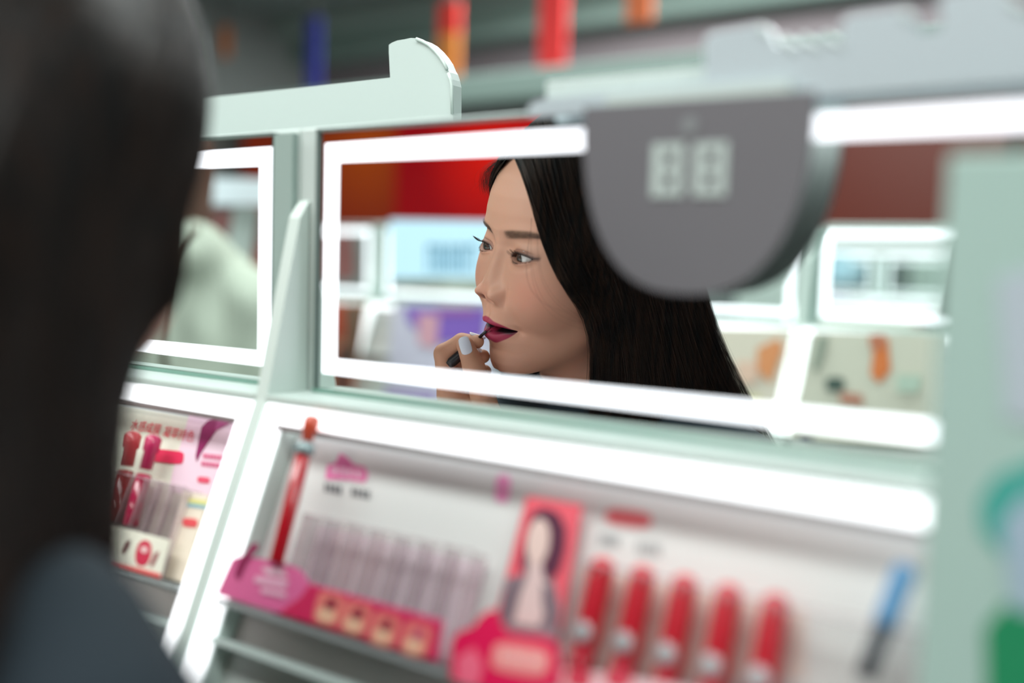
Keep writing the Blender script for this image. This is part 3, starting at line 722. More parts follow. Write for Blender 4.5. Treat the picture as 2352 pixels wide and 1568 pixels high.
# --- the head surface and its colours
G, E_, SINK = head_grid()
nr, nc = G.shape[:2]
x, y, z = G[..., 0], G[..., 1], G[..., 2]; ax = np.abs(x)
frontm = (y > -45)
C_skin = lin3(200, 147, 124); C_lip = lin3(156, 34, 68); C_brow = lin3(96, 68, 50); C_dark = lin3(40, 24, 22); C_pink = lin3(202, 124, 104)
col = np.broadcast_to(C_skin, G.shape).copy()
def blend(m, c, a=1.0):
    global col
    m = np.clip(m * a, 0, 1)[..., None]; col = col * (1 - m) + c * m
blend(gz(ax, 44, 20) * gz(z, -32, 20), C_pink, 0.5)
blend(gz(ax, 0, 12) * gz(z, -38, 9), C_pink, 0.35)
mid, lt, lb = mouth_curves(ax)
lipm = sstep(np.minimum(lt - z, z - lb), -0.5, 0.9) * frontm * (ax < MOUTH_HW + 0.5) * sstep(MOUTH_HW + 1 - ax, 0, 2)
blend(lipm, C_lip)
blend(lipm * np.exp(-np.abs((z - mid + .9) / 2.3) ** 3) * sstep(ax, 2, 7) * (1 - .4 * gz(ax, 25, 5)), lin3(26, 6, 12), 1.15)
nostr = np.exp(-((ax - 7.6) / 3.2) ** 2 - ((z + 41.2) / 1.9) ** 2) * frontm
blend(nostr, lin3(96, 30, 24), 1.0)
e, top, bot = eye_open(ax, z)
on = sstep(ax, 14, 18) * (1 - sstep(ax, 47, 50)) * frontm
blend(np.exp(-((z - top - 0.6) / 1.25) ** 2) * on, C_dark, 1.1)
blend(np.exp(-((z - bot + 0.5) / 0.6) ** 2) * on, lin3(110, 60, 52), 0.7)
blend(np.exp(-((z - top - 2.2) / 2.2) ** 2) * on, lin3(150, 100, 84), 0.5)
blend(np.exp(-((z - top - 2.7) / 0.7) ** 2) * on * (1 - sstep(ax, 38, 46)), lin3(130, 84, 70), 0.6)
blend(SINK, lin3(50, 20, 18))
def brow_mid(a): return 13.6 + 4.0 * np.sin(np.clip((a - 9) / 46, 0, 1) * 2.1) - 0.05 * np.maximum(a - 40, 0) ** 1.3
bw = np.interp(ax, [8, 12, 22, 40, 54], [1.2, 3.3, 3.7, 2.8, 0.6])
blend(sstep(bw - np.abs(z - brow_mid(ax)), -1.6, 1.4) * sstep(ax, 8, 18) * (1 - sstep(ax, 46, 54)) * frontm, C_brow, 0.8)
W = head_w(G.reshape(-1, 3))
idx = np.arange(nr * nc).reshape(nr, nc)
a_, b_ = idx[:-1], idx[1:]
FQ = np.stack([a_, b_, np.roll(b_, -1, 1), np.roll(a_, -1, 1)], -1).reshape(-1, 4)

# --- surface nets, used for the hand, arm and clothes
def surface_nets(fn, lo, hi, h):
    lo = np.array(lo, float); n = np.ceil((np.array(hi) - lo) / h).astype(int) + 1
    ax_ = [lo[i] + h * np.arange(n[i]) for i in range(3)]
    P = np.stack(np.meshgrid(*ax_, indexing='ij'), -1)
    D = fn(P)
    ins = D < 0
    cell_n = n - 1
    cnt = np.zeros(cell_n); acc = np.zeros(tuple(cell_n) + (3,))
    cs = [(i, j, k) for i in (0, 1) for j in (0, 1) for k in (0, 1)]
    sl = lambda o: tuple(slice(o[i], o[i] + cell_n[i]) for i in range(3))
    for o in cs:
        for ax0 in range(3):
            if o[ax0]: continue
            q = list(o); q[ax0] = 1
            d0, d1 = D[sl(o)], D[sl(tuple(q))]
            cr = (d0 < 0) != (d1 < 0)
            t = np.where(cr, d0 / np.where(cr, d0 - d1, 1), 0)
            pos = np.stack([np.full(t.shape, float(o[i])) for i in range(3)], -1); pos[..., ax0] += t
            acc += pos * cr[..., None]; cnt += cr
    act = cnt > 0
    vid = -np.ones(tuple(cell_n), int); vid[act] = np.arange(act.sum())
    ijk = np.stack(np.nonzero(act), -1)
    V = lo + h * (ijk + acc[act] / cnt[act][:, None])
    quads = []
    for a0 in range(3):
        b0, c0 = (a0 + 1) % 3, (a0 + 2) % 3
        s0 = [slice(None)] * 3; s1 = [slice(None)] * 3
        s0[a0] = slice(0, -1); s1[a0] = slice(1, None)
        A0, A1 = ins[tuple(s0)], ins[tuple(s1)]
        for sign, mask in ((0, A0 & ~A1), (1, ~A0 & A1)):
            I = np.stack(np.nonzero(mask), -1)
            ok = (I[:, b0] > 0) & (I[:, c0] > 0) & (I[:, b0] < cell_n[b0]) & (I[:, c0] < cell_n[c0])
            I = I[ok]
            def g(db, dc):
                J = I.copy(); J[:, b0] += db; J[:, c0] += dc; return vid[J[:, 0], J[:, 1], J[:, 2]]
            q = np.stack([g(-1, -1), g(0, -1), g(0, 0), g(-1, 0)], -1)
            quads.append(q if sign == 0 else q[:, ::-1])
    return V, np.concatenate(quads)

# --- arm and hand: centre lines given by the picture (pixel, pixel, depth of the mirror image)
def vp(px, py, z): z = z * HS; return np.array([(px - 1176) / F_PX * z, (py - 784) / F_PX * z, z])
# eyeballs: the gaze runs past the nose to the mirror
def eyeball(cx, gaze):
    c = np.array([cx * .965, -13.9, EZ + 0.6]); r = 12.6
    u = np.radians(np.linspace(0, 100, 60)); v = np.radians(np.arange(0, 360, 6))
    Ug, Vg = np.meshgrid(u, v, indexing='ij')
    g = np.array(gaze, float); g /= np.linalg.norm(g)
    s = np.cross(g, [0, 0, 1]); s /= np.linalg.norm(s); t = np.cross(s, g)
    rr = r + 0.55 * np.exp(-(Ug / 0.42) ** 2)
    P = c + rr[..., None] * (np.cos(Ug)[..., None] * g + np.sin(Ug)[..., None] * (np.cos(Vg)[..., None] * s + np.sin(Vg)[..., None] * t))
    w = Ug * r
    cc = np.broadcast_to(lin3(222, 214, 212), P.shape).copy()
    iris = sstep(-w, -6.3, -5.7)[..., None]; pup = sstep(-w, -2.5, -2.1)[..., None]; rim = (np.exp(-((w - 5.7) / 0.7) ** 2))[..., None]
    ic = lin3(66, 40, 30); cc = cc * (1 - iris) + ic * iris; cc = cc * (1 - rim * .8) + lin3(24, 16, 14) * rim * .8; cc = cc * (1 - pup) + lin3(6, 5, 5) * pup
    n0, n1 = P.shape[:2]; ii = np.arange(n0 * n1).reshape(n0, n1); a, b = ii[:-1], ii[1:]
    Fq = np.stack([a, b, np.roll(b, -1, 1), np.roll(a, -1, 1)], -1).reshape(-1, 4)
    return head_w(P.reshape(-1, 3)), Fq, cc.reshape(-1, 3)
rng = np.random.default_rng(5)
def make_lashes_brows():
    out = []
    gx, gz_ = G[..., 0].ravel(), G[..., 2].ravel(); fr = (G[..., 1].ravel() > -50) & (SINK.ravel() < 0.05)
    GP = G.reshape(-1, 3)[fr]
    def surf(px, pz):
        k = np.argmin((GP[:, 0] - px) ** 2 + (GP[:, 2] - pz) ** 2); return GP[k]
    lash, brow = [], []
    for sgn in (1, -1):
        for i in range(95):
            a = 18 + 28.5 * rng.random() ** 0.8
            e1, tp, bt = eye_open(np.array(a), np.array(0.0)); tp = float(tp)
            p = surf(sgn * a, tp + 0.4).copy() + [0, 0.3, 0]
            ln = 5.0 + 3.5 * (a - 16) / 30 + rng.normal(0, .5)
            side = sgn * (a - 29) / 20 * 0.7
            s = np.linspace(0, 1, 6)[:, None]
            dirs = np.array([side, 1.0, -0.15])[None] * s * ln * 0.8 + np.array([side * .3, 0.1, 1.0])[None] * (s ** 2.2) * ln * 0.65
            lash.append(p + dirs)
        for i in range(45):
            a = 22 + 22 * rng.random(); _, tp, bt = eye_open(np.array(a), np.array(0.0))
            p = surf(sgn * a, float(bt) - 0.4) + np.array([0, 0.1, 0])
            s = np.linspace(0, 1, 6)[:, None]; lash.append(p + s * np.array([sgn * .5, 1.6, -1.4]) * (0.7 + rng.random() * .4))
        for i in range(260):
            a = 11 + 40 * rng.random() ** 0.85; w = float(np.interp(a, [8, 12, 22, 40, 54], [1.0, 3.0, 3.2, 2.4, 0.6]))
            zz = float(brow_mid(np.array(a))) + rng.uniform(-w, w) * .9
            p = surf(sgn * a, zz); dx = 0.7 + 0.3 * rng.random(); up = 0.7 * (1 - (a - 9) / 30) + rng.normal(0, .15)
            s = np.linspace(0, 1, 6)[:, None]
            up *= 0.7; d = np.array([sgn * dx, 0, up]); d /= np.linalg.norm(d)
            q = p + s * d * (3.2 + rng.random() * 1.5) + np.array([0, 1, 0]) * (0.55 * np.sin(s * 2.6)) - np.array([0, 1, 0]) * (s * 4.0 * max(0, (a - 25) / 40))
            brow.append(q)
    return np.array(lash), np.array(brow)

# --- hair: guide locks; first from the parting down the near cheek to the back of the head
def smooth_path(pts, k=22):
    P = np.array(pts, float); d = np.r_[0, np.cumsum(np.linalg.norm(np.diff(P, axis=0), axis=1))]
    t = np.linspace(0, d[-1], 200)
    Q = np.stack([np.interp(t, d, P[:, i]) for i in range(3)], 1)
    for _ in range(3):
        ker = np.ones(25) / 25; Qp = np.pad(Q, ((12, 12), (0, 0)), mode='reflect', reflect_type='odd')
        Q = np.stack([np.convolve(Qp[:, i], ker, mode='valid') for i in range(3)], 1)
    return Q[np.linspace(0, 199, k).astype(int)]
def push_out(P, gap):                          # keep a lock outside the head
    P = P.copy(); c = np.array([0, -88, 0.0])
    for _ in range(6):
        d = base_sdf(P); m = d < gap
        o = P - c; o[..., 2] *= 0.6; o /= np.linalg.norm(o, axis=-1, keepdims=True)
        P = P + np.where(m, gap - d, 0)[..., None] * o
    return P
GUIDE_PX = [
 [(1166, 322, .872), (1184, 358, .850), (1206, 390, .842), (1218, 432, .843), (1226, 492, .847), (1243, 548, .851), (1268, 606, .854), (1304, 662, .860), (1350, 718, .878), (1378, 780, .889), (1364, 870, .896), (1366, 1000, .900), (1372, 1180, .906)],
 [(1262, 262, .842), (1272, 345, .834), (1292, 430, .836), (1318, 520, .845), (1352, 610, .861), (1392, 700, .880), (1412, 790, .892), (1414, 880, .897), (1418, 1000, .901), (1424, 1180, .908)],
 [(1300, 222, .844), (1325, 330, .832), (1360, 430, .838), (1398, 530, .856), (1434, 640, .878), (1462, 740, .892), (1480, 850, .898), (1492, 1000, .903), (1500, 1200, .910)],
 [(1340, 210, .852), (1378, 310, .838), (1424, 410, .847), (1468, 520, .870), (1502, 640, .891), (1530, 750, .903), (1562, 880, .911), (1592, 1000, .916), (1615, 1200, .924)],
 [(1362, 218, .866), (1420, 310, .854), (1484, 400, .866), (1532, 520, .893), (1562, 640, .914), (1592, 760, .925), (1640, 890, .932), (1690, 1010, .938), (1730, 1200, .946)],
 [(1375, 228, .880), (1450, 300, .878), (1524, 390, .894), (1580, 510, .918), (1606, 640, .932), (1634, 760, .942), (1690, 890, .950), (1750, 1010, .957), (1800, 1200, .966)],
]
KK = 24
guides = [smooth_path([px_head(*q) for q in g], KK) for g in GUIDE_PX]
# round the back and down the far side of the head
for deg, flare in ((172, 1.0), (196, 1.0), (220, 1.0), (244, 1.0), (266, 1.0), (284, 0.95)):
    a = math.radians(deg); pts = []
    for zz, rs in ((126, .16), (120, .45), (98, .80), (54, 1.04), (10, 1.06), (-40, 1.04), (-90, 1.03), (-140, 1.06), (-190, 1.1), (-250, 1.13)):
        pts.append((76 * rs * math.sin(a), -88 - 96 * rs * math.cos(a) * -1 if False else -88 + 96 * rs * math.cos(a), zz))
    guides.append(smooth_path(pts, KK))
for g_ in ([(-2, -46, 104), (-22, -24, 86), (-46, -24, 62), (-63, -36, 34), (-70, -46, 0), (-70, -48, -40), (-66, -46, -80), (-60, -40, -120), (-58, -38, -190), (-56, -38, -250)],
           [(10, -30, 100), (4, -12, 80), (-20, -8, 68), (-56, -22, 42), (-66, -34, 14), (-70, -42, -20), (-68, -44, -70), (-62, -40, -120), (-60, -36, -190), (-58, -36, -250)]):
    guides.append(smooth_path(g_, KK))
GD = np.array([push_out(g, 3.0) for g in guides])
def guide_at(s):                               # s in 0..len-1 (array) -> locks (n, K, 3)
    s = np.clip(s, 0, len(GD) - 1.001); i = np.floor(s).astype(int); f = (s - i)[:, None, None]
    i0, i3 = np.maximum(i - 1, 0), np.minimum(i + 2, len(GD) - 1)
    p0, p1, p2, p3 = GD[i0], GD[i], GD[i + 1], GD[i3]
    return p1 + 0.5 * f * ((p2 - p0) + f * ((2 * p0 - 5 * p1 + 4 * p2 - p3) + f * (3 * (p1 - p2) + p3 - p0)))
def hair_locks(n, seed=3):
    r = np.random.default_rng(seed)
    s = np.where(r.random(n) < 0.55, r.random(n) * 5.2, r.random(n) * (len(GD) - 1))
    s = np.where(r.random(n) < 0.06, r.random(n) * 0.25, s)
    P = guide_at(s)
    clump = np.floor(s * 26); cr = np.random.default_rng(11)
    cph = cr.random((2000, 4)); ci = (clump.astype(int) * 3 + r.integers(0, 2, n)) % 2000
    t = np.linspace(0, 1, KK)[None, :]
    cen = np.array([0, -88, 0.0]); o = P - cen; o[..., 2] = 0; o /= np.linalg.norm(o, axis=-1, keepdims=True) + 1e-6
    side = np.stack([-o[..., 1], o[..., 0], o[..., 2] * 0], -1)
    depth = -r.random(n)[:, None] ** 1.5 * 7.0 * np.clip(t * 4, .1, 1) + 1.4 * np.sin(6.28 * (cph[ci, 0][:, None] + t * (1.0 + cph[ci, 1][:, None])))
    lat = (1.7 * np.sin(6.28 * (cph[ci, 2][:, None] + t * (.8 + 1.2 * cph[ci, 3][:, None]))) + 1.4 * r.normal(0, 1, n)[:, None] * t + r.normal(0, .5, n)[:, None]) * np.clip(t * 3, 0, 1)
    fly = (r.random(n) < 0.035)[:, None] * (t ** 1.6) * r.normal(0, 1, n)[:, None] * 9
    P = P + o * (depth + np.abs(fly) * .7)[..., None] + side * (lat + fly * .8)[..., None]
    return push_out(P, 1.2)

# --- raised hand, forearm; body and clothes
DZ = .085
FINGERS = {  # centre line in the mirror picture: pixel x, pixel y, depth, radius mm
 'index':  [(1034, 905, .846, 9.9), (1023, 812, .842, 8.4), (1064, 785, .838, 7.3), (1099, 784, .832, 5.8)],
 'middle': [(1062, 915, .852, 9.9), (1034, 838, .858, 8.4), (1080, 822, .856, 7.5), (1112, 818, .850, 6.0)],
 'ring':   [(1086, 925, .858, 9.4), (1052, 868, .868, 8.0), (1090, 852, .866, 7.2), (1116, 852, .858, 5.8)],
 'little': [(1108, 935, .866, 8.8), (1080, 895, .878, 7.4), (1104, 882, .876, 6.6), (1124, 880, .870, 5.4)],
 'thumb':  [(1128, 985, .846, 13), (1112, 905, .828, 10.4), (1091, 842, .820, 9.0), (1072, 792, .822, 7.3)],
}
FINGERS = {k: [(a, b, c + DZ, r * 1.06) for a, b, c, r in v] for k, v in FINGERS.items()}
PALM = [((1052, 915, 0.935), (1096, 1010, 0.938), 14, 17), ((1080, 925, 0.941), (1110, 1010, 0.940), 13, 17), ((1112, 960, 0.930), (1108, 1020, 0.935), 15, 18), ((1100, 1000, 0.935), (1116, 1080, 0.948), 20, 22)]
FOREARM = [((1116, 1080, 0.948), (1130, 1330, 1.013), 22, 33), ((1130, 1330, 1.013), (1230, 1560, 1.083), 33, 40)]
def arm_sdf(p):                                 # virtual camera space, millimetres
    d = None
    for nm, js in FINGERS.items():
        f = None
        for a, b in zip(js, js[1:]):
            c = s_cap(p, vp(*a[:3]) * 1000, vp(*b[:3]) * 1000, a[3], b[3])
            f = c if f is None else smin(f, c, 2.5)
        d = f if d is None else smin(d, f, 1.6)
    for a, b, ra, rb in PALM:
        d = smin(d, s_cap(p, vp(*a) * 1000, vp(*b) * 1000, ra, rb), 9)
    for a, b, ra, rb in FOREARM:
        d = smin(d, s_cap(p, vp(*a) * 1000, vp(*b) * 1000, ra, rb), 8)
    return d
def world_to_vcam(w):
    w = np.array(w, float).copy(); w[..., 1] = 2 * MY - w[..., 1]; w[..., 2] -= EYE
    return np.stack([w[..., 0] * CU[i] + w[..., 1] * CN[i] - w[..., 2] * CVD[i] for i in range(3)], -1)

STRAYS = [[(1224, 500, .845), (1222, 570, .842), (1226, 640, .832), (1244, 690, .832), (1282, 730, .834), (1330, 748, .836), (1366, 752, .84)],
 [(1224, 530, .845), (1214, 590, .842), (1212, 640, .840), (1226, 680, .833), (1262, 712, .834), (1320, 728, .836)],
 [(1236, 520, .845), (1236, 570, .84), (1246, 640, .832), (1276, 690, .832), (1340, 735, .838)]]
FRINGE = [[(1200, 350, .900), (1184, 364, .896), (1164, 374, .898), (1146, 392, .906), (1132, 412, .914), (1122, 430, .920)],
 [(1202, 346, .902), (1182, 360, .898), (1156, 368, .900), (1136, 380, .908), (1120, 398, .918), (1114, 416, .924), (1122, 436, .926)],
 [(1204, 350, .898), (1188, 368, .892), (1170, 382, .893), (1154, 400, .900), (1142, 418, .906)]]
def stray_locks():
    r = np.random.default_rng(9); out = []
    for g in STRAYS:
        for _ in range(2):
            P = smooth_path([px_head(*q) for q in g], KK); t = np.linspace(0, 1, KK)[:, None]
            out.append(push_out(P + r.normal(0, 1, 3) * .5 + t * r.normal(0, 1, 3) * 1.5, 0.8))
    for g in FRINGE:
        for _ in range(110):
            P = smooth_path([px_head(*q) for q in g], KK); t = np.linspace(0, 1, KK)[:, None]
            out.append(push_out(P + r.normal(0, 1, 3) * np.array([1.5, 2.5, 1.5]) * (.4 + t) + t ** 2 * r.normal(0, 1, 3) * 3.0, 0.8))
    B5 = GD[5]
    for _ in range(260):                       # loose hairs off the back contour
        P = guide_at(np.array([4.6 + r.random() * .6]))[0].copy(); t = np.linspace(0, 1, KK)[:, None]
        o = np.array([0.45, -0.9, 0.0]); P = P + t ** 2.2 * (o * abs(r.normal(0, 9)) + r.normal(0, 3, 3) * np.array([1, 1, .3])) + o * 2
        out.append(P)
    return np.array(out)
# --- assemble the woman
def build_woman():
    base = head_w((0, -95, 0)); bx, by = float(base[0]), float(base[1])
    w = thing('person', 'dark-haired woman in a navy top at the left edge, her face shown in the mirror', 'person', (bx, by, 0.0))
    AV, AF = surface_nets(arm_sdf, (-96, -16, 840), (110, 390, 1060), 1.9)
    HV, HF = surface_nets(arm_sdf, (-84, -16, 845), (-4, 52, 960), 0.75)
    AV = AV / 1000; HV = HV / 1000
    AW, HW = cam_to_world(AV), cam_to_world(HV)
    keep = ~np.all(((AV[AF] > np.array([-.0825, -.0145, .8465])) & (AV[AF] < np.array([-.0055, .0505, .9585]))).all(-1), axis=1) & (AV[AF][..., 2].max(1) < 1.055) & (AV[AF][..., 1].max(1) < .383)
    AF = AF[keep]
    n0, n1 = len(W), len(W) + len(AW)
    VV = np.concatenate([W, AW, HW]); FF = np.concatenate([FQ, AF[:, ::-1] + n0, HF[:, ::-1] + n1])
    me = array_mesh('body', VV, FF)
    hc = lin3(206, 150, 122); ac = np.broadcast_to(hc, (len(AW) + len(HW), 3))
    paint(me, np.concatenate([col.reshape(-1, 3), ac]))
    body = link('body', me, SKIN, w, True)
    for nm, cx in (('eye', 31.0), ('eye', -31.0)):
        V, Fq, cc = eyeball(cx, (-0.15 if cx > 0 else 0.08, 1.0, -0.08))
        m = array_mesh('eye', V, Fq); paint(m, cc); link('eye', m, EYE_M, w, True)
    lash, brow = make_lashes_brows()
    dm = mat('lash_black', (22, 15, 14), 0.5); bm_ = mat('brow_brown', (72, 50, 42), 0.6)
    link('eyelashes', tubes_mesh('eyelashes', head_w(lash.reshape(-1, 3)).reshape(lash.shape), 0.00010, 0.00004), dm, w, kind='stuff')
    link('eyebrows', tubes_mesh('eyebrows', head_w(brow.reshape(-1, 3)).reshape(brow.shape), 0.000055, 0.00002), bm_, w, kind='stuff')
    # nails: shallow shells on the fingertips, thumb towards the mirror
    nm_ = mat('white_nail_varnish', (226, 226, 240), 0.2, coat=0.6)
    def nail(c, t, n, wd, ln, rad):
        c = vp(*c) * 1000; t = np.array(t, float); t /= np.linalg.norm(t); n = np.array(n, float); n -= t * (n @ t); n /= np.linalg.norm(n); s_ = np.cross(t, n)
        P = []; nu, nv = 13, 15
        for i in range(nu):
            for j in range(nv):
                u = -1 + 2 * i / (nu - 1); v = -1 + 2 * j / (nv - 1)
                # rounded-rectangle outline
                hw = wd * (1 - 0.16 * max(0, v) ** 2) * (1 - 0.12 * max(0, -v) ** 3); ll = ln * (1 - 0.22 * abs(u) ** 2.5)
                a = u * hw / rad
                P.append(c + n * (rad * math.cos(a) - rad - 0.9 * (v ** 2) * (v > 0)) + s_ * rad * math.sin(a) + t * v * ll)
        P = np.array(P); P2 = P - n * 0.7; ii = np.arange(nu * nv).reshape(nu, nv)
        q = np.stack([ii[:-1, :-1], ii[1:, :-1], ii[1:, 1:], ii[:-1, 1:]], -1).reshape(-1, 4)
        rim = np.concatenate([ii[0, :], ii[1:, -1], ii[-1, ::-1][1:], ii[::-1, 0][1:-1]]); r2 = np.roll(rim, -1)
        q = np.concatenate([q, q[:, ::-1] + nu * nv, np.stack([rim, r2, r2 + nu * nv, rim + nu * nv], -1)])
        Wd = cam_to_world(np.concatenate([P, P2]) / 1000)
        link('fingernail', array_mesh('fingernail', Wd, q), nm_, w, True)
    nail((1071, 793, .8972), (-.30, -1, .05), (-.10, 0.0, -1), 5.6, 8.0, 8.4)
    nail((1101, 767, .9190), (1, .30, .0), (.28, -1, -.15), 4.8, 7.5, 6.6)
    nail((1113, 805, .9340), (.74, .67, .0), (.67, -.74, -.1), 4.6, 7.5, 6.6)
    nail((1115, 838, .9420), (.75, .66, .0), (.66, -.75, -.1), 4.4, 7.0, 6.4)
    rc, ra, rb = vp(1027, 852, .9290) * 1000, vp(1034, 905, .931) * 1000, vp(1023, 812, .927) * 1000
    rt = (rb - ra) / np.linalg.norm(rb - ra); r1 = np.cross(rt, [0, 0, 1]); r1 /= np.linalg.norm(r1); r2 = np.cross(rt, r1)
    ringp = [tuple(cam_to_world((rc + 9.4 * (math.cos(q) * r1 + math.sin(q) * r2)) / 1000)) for q in np.linspace(0, 2 * math.pi, 33)]
    MB().tube(ringp, .0007, 8).build('finger_ring', mat('ring_gold', (226, 190, 120), .2, 1.0), w, True)
    L = hair_locks(NHAIR)
    me = tubes_mesh('hair', head_w(L.reshape(-1, 3)).reshape(L.shape), 0.00016, 0.00009)
    link('hair', me, HAIR, w, True)
    L = stray_locks()
    link('loose_hair', tubes_mesh('loose_hair', head_w(L.reshape(-1, 3)).reshape(L.shape), 0.00007, 0.00004), HAIR, w, True, kind='stuff')
    S = guide_at(np.linspace(0.12, len(GD) - 1.001, 150)); cen = np.array([0, -88, 0.0]); o = S - cen; o[..., 2] *= 0.3; o /= np.linalg.norm(o, axis=-1, keepdims=True)
    S = S - o * 3.0; S = push_out(S, 1.0)
    ii = np.arange(S.shape[0] * KK).reshape(S.shape[0], KK)
    Fq = np.stack([ii[:-1, :-1], ii[1:, :-1], ii[1:, 1:], ii[:-1, 1:]], -1).reshape(-1, 4)
    link('hair_underlayer', array_mesh('hair_underlayer', head_w(S.reshape(-1, 3)), Fq), HAIR, w, True)
    return w
NHAIR = 9000
def vw(px, py, z): return Vector([float(v) for v in cam_to_world(vp(px, py, z))])
def build_applicator():
    t = thing('lip_applicator', 'slim dark lip colour applicator held to the lips of the woman shown in the mirror', 'make-up applicator', vw(1128, 752, .9040))
    a, b = vw(1128, 752, .9040), vw(1108, 771, .911); c = vw(1040, 832, .913); m_ = vw(1100, 779, .917)
    d = (b - a).normalized()
    MB().tube([a - d * .0005, a, a + (b - a) * .22, a + (b - a) * .45], [.0005, .0011, .0012, .0009]).build('applicator_tip', mat('lip_tint', (120, 26, 58), .3), t, True)
    MB().tube([a + (b - a) * .38, b, m_], [.0012, .0015, .0016]).build('wand', mat('applicator_black', (26, 18, 24), .3), t, True)
    MB().tube([m_, vw(1070, 806, .916), c, c + (c - m_) * .12], [.0042, .0045, .0045, .003], 14).build('handle', mat('applicator_black', (26, 18, 24), .3), t, True)
WOMAN = build_woman()
build_applicator()
# --- the woman's clothes and legs
def dress_woman():
    t = WOMAN; nb = head_w((0, -103, -165)); lo = head_w((0, -100, -60)); O = np.array([nb[0], nb[1], nb[2]])
    # shoulders square to the mirror, arms: the left one raised to the lips, the other hanging
    hs = math.radians(TORSO_TURN); rx_ = np.array([math.cos(hs), math.sin(hs), 0.0]); fy = np.array([-math.sin(hs), math.cos(hs), 0.0]); uz = np.array([0, 0, 1.0])
    def L(a, b, c): return O + rx_ * a + fy * b + uz * c
    elbow = cam_to_world(vp(1230, 1560, 1.083)); wrist = cam_to_world(vp(1122, 1200, .980))
    Bs = np.stack([rx_, fy, uz])
    def sdf(p):
        q = (p - O) @ Bs.T
        d = s_ell(q, (0, -.015, -.22), (.165, .105, .23))
        d = smin(d, s_ell(q, (0, -.01, -.42), (.150, .105, .20)), .06)
        d = smin(d, s_ell(q, (0, .0, -.60), (.172, .118, .12)), .06)
        d = smin(d, s_cap(q, (-.10, .0, -.035), (.10, .018, -.022), .046, .046), .05)
        d = smin(d, s_cap(q, (0, .0, -.04), (0, .004, .0), .064, .056), .03)
        for s in (-1, 1): d = smin(d, s_ell(q, (s * .140, .012, -.062), (.056, .056, .062)), .03)
        sh = L(-.150, .0, -.08); d = smin(d, s_cap(p, sh, elbow, .052, .046), .03); d = smin(d, s_cap(p, elbow, wrist, .046, .036), .02)
        s2 = L(.145, .014, -.075); e2 = L(.185, -.05, -.36); h2 = L(.185, .03, -.58)
        d = smin(d, s_cap(p, s2, e2, .052, .044), .03); d = smin(d, s_cap(p, e2, h2, .044, .034), .02)
        return d
    V, Fq = surface_nets(sdf, O + (-.36, -.36, -.76), O + (.40, .36, .08), .010)
    link('navy_top', array_mesh('navy_top', V, Fq), mat('navy_cloth', (27, 39, 48), .9, bump=.4, bscale=90), t, True)
    zh = O[2] - .62
    def legs(p):
        q = (p - O) @ Bs.T; d = s_ell(q, (0, 0, -.66), (.165, .118, .13))
        for s in (-1, 1): d = smin(d, s_cap(q, (s * .085, 0, -.70), (s * .095, -.01, .08 - O[2]), .085, .05), .03)
        return d
    V, Fq = surface_nets(legs, O + (-.28, -.28, .03 - O[2]), O + (.28, .28, -.52), .016)
    link('trousers', array_mesh('trousers', V, Fq), mat('black_trousers', (30, 32, 36), .8), t, True)
    for s in (-1, 1):
        a = L(s * .095, -.06, 0); MB().lathe([(.02, 0), (.040, .02), (.044, .10), (.036, .19), (.01, .225)], (a[0], a[1], .044), tuple(fy), 16).build('shoe', mat('shoe_black', (34, 34, 36), .5), t, True)
        if s > 0:
            h = L(.185, .03, -.58); MB().tube([tuple(h), tuple(h + fy * .03 + uz * -.04), tuple(h + fy * .05 - uz * .11), tuple(h + fy * .055 - uz * .15)], [.026, .034, .028, .012], 12).build('lowered_hand', mat('hand_skin', (206, 150, 122), .5), t, True)
TORSO_TURN = -8.0
dress_woman()
# ------------------------------------------------------------------ what the mirrors show: the other side of the aisle
def opp(px, py, Y=1.86, dy=0.0): q = behind(px, py, Y); return (q[0], q[1] + dy, q[2])
def opp_card(name, label, pts, rgb, Y, blobs=(), cat_='poster', group=None):
    P = [opp(a, b_, Y) for a, b_ in pts]; c = np.mean(P, 0)
    t = thing(name, label, cat_, tuple(c), group)
    MB().prism(P, (0, -.003, 0)).build('sheet', mat('sheet_%d_%d_%d' % rgb, rgb, .5), t)
    for i, (bp, brgb) in enumerate(blobs):
        MB().prism([opp(a, b_, Y - .003 - .0008 * i) for a, b_ in bp], (0, -.0005, 0)).build('printed_shape', mat('sheet_%d_%d_%d' % brgb, brgb, .5), t)
    return t
YP = 1.765
opp_card('poster', 'orange-brown poster shown at the mirror\'s lower left corner', [(700, 692), (842, 696), (812, 900), (700, 900)], (206, 130, 104), YP, [([(740, 700), (820, 702), (806, 770), (748, 772)], (196, 78, 52)), ([(790, 700), (842, 700), (818, 840), (800, 840)], (120, 92, 76)), ([(776, 800), (800, 790), (800, 900), (776, 900)], (90, 60, 60))])
opp_card('poster', 'violet and white poster shown above the raised hand', [(906, 696), (1130, 702), (1130, 960), (880, 960)], (206, 200, 220), YP, [([(930, 704), (1120, 706), (1110, 776), (1000, 790), (940, 742)], (132, 96, 190)), ([(960, 720), (1010, 722), (1004, 800), (962, 790)], (214, 160, 176)), ([(1000, 706), (1100, 706), (1090, 722), (1010, 722)], (160, 96, 170)), ([(880, 900), (1000, 905), (1000, 960), (880, 960)], (150, 120, 190))])
opp_card('poster', 'cream poster with an orange flower, shown just right of the woman\'s hair', [(1640, 752), (1822, 756), (1770, 980), (1640, 980)], (226, 216, 200), YP, [([(1740, 800), (1790, 776), (1800, 800), (1770, 880), (1740, 850)], (226, 150, 100)), ([(1700, 905), (1750, 910), (1740, 960), (1690, 950)], (222, 214, 170)), ([(1690, 830), (1740, 830), (1740, 880), (1700, 880)], (232, 196, 176))])
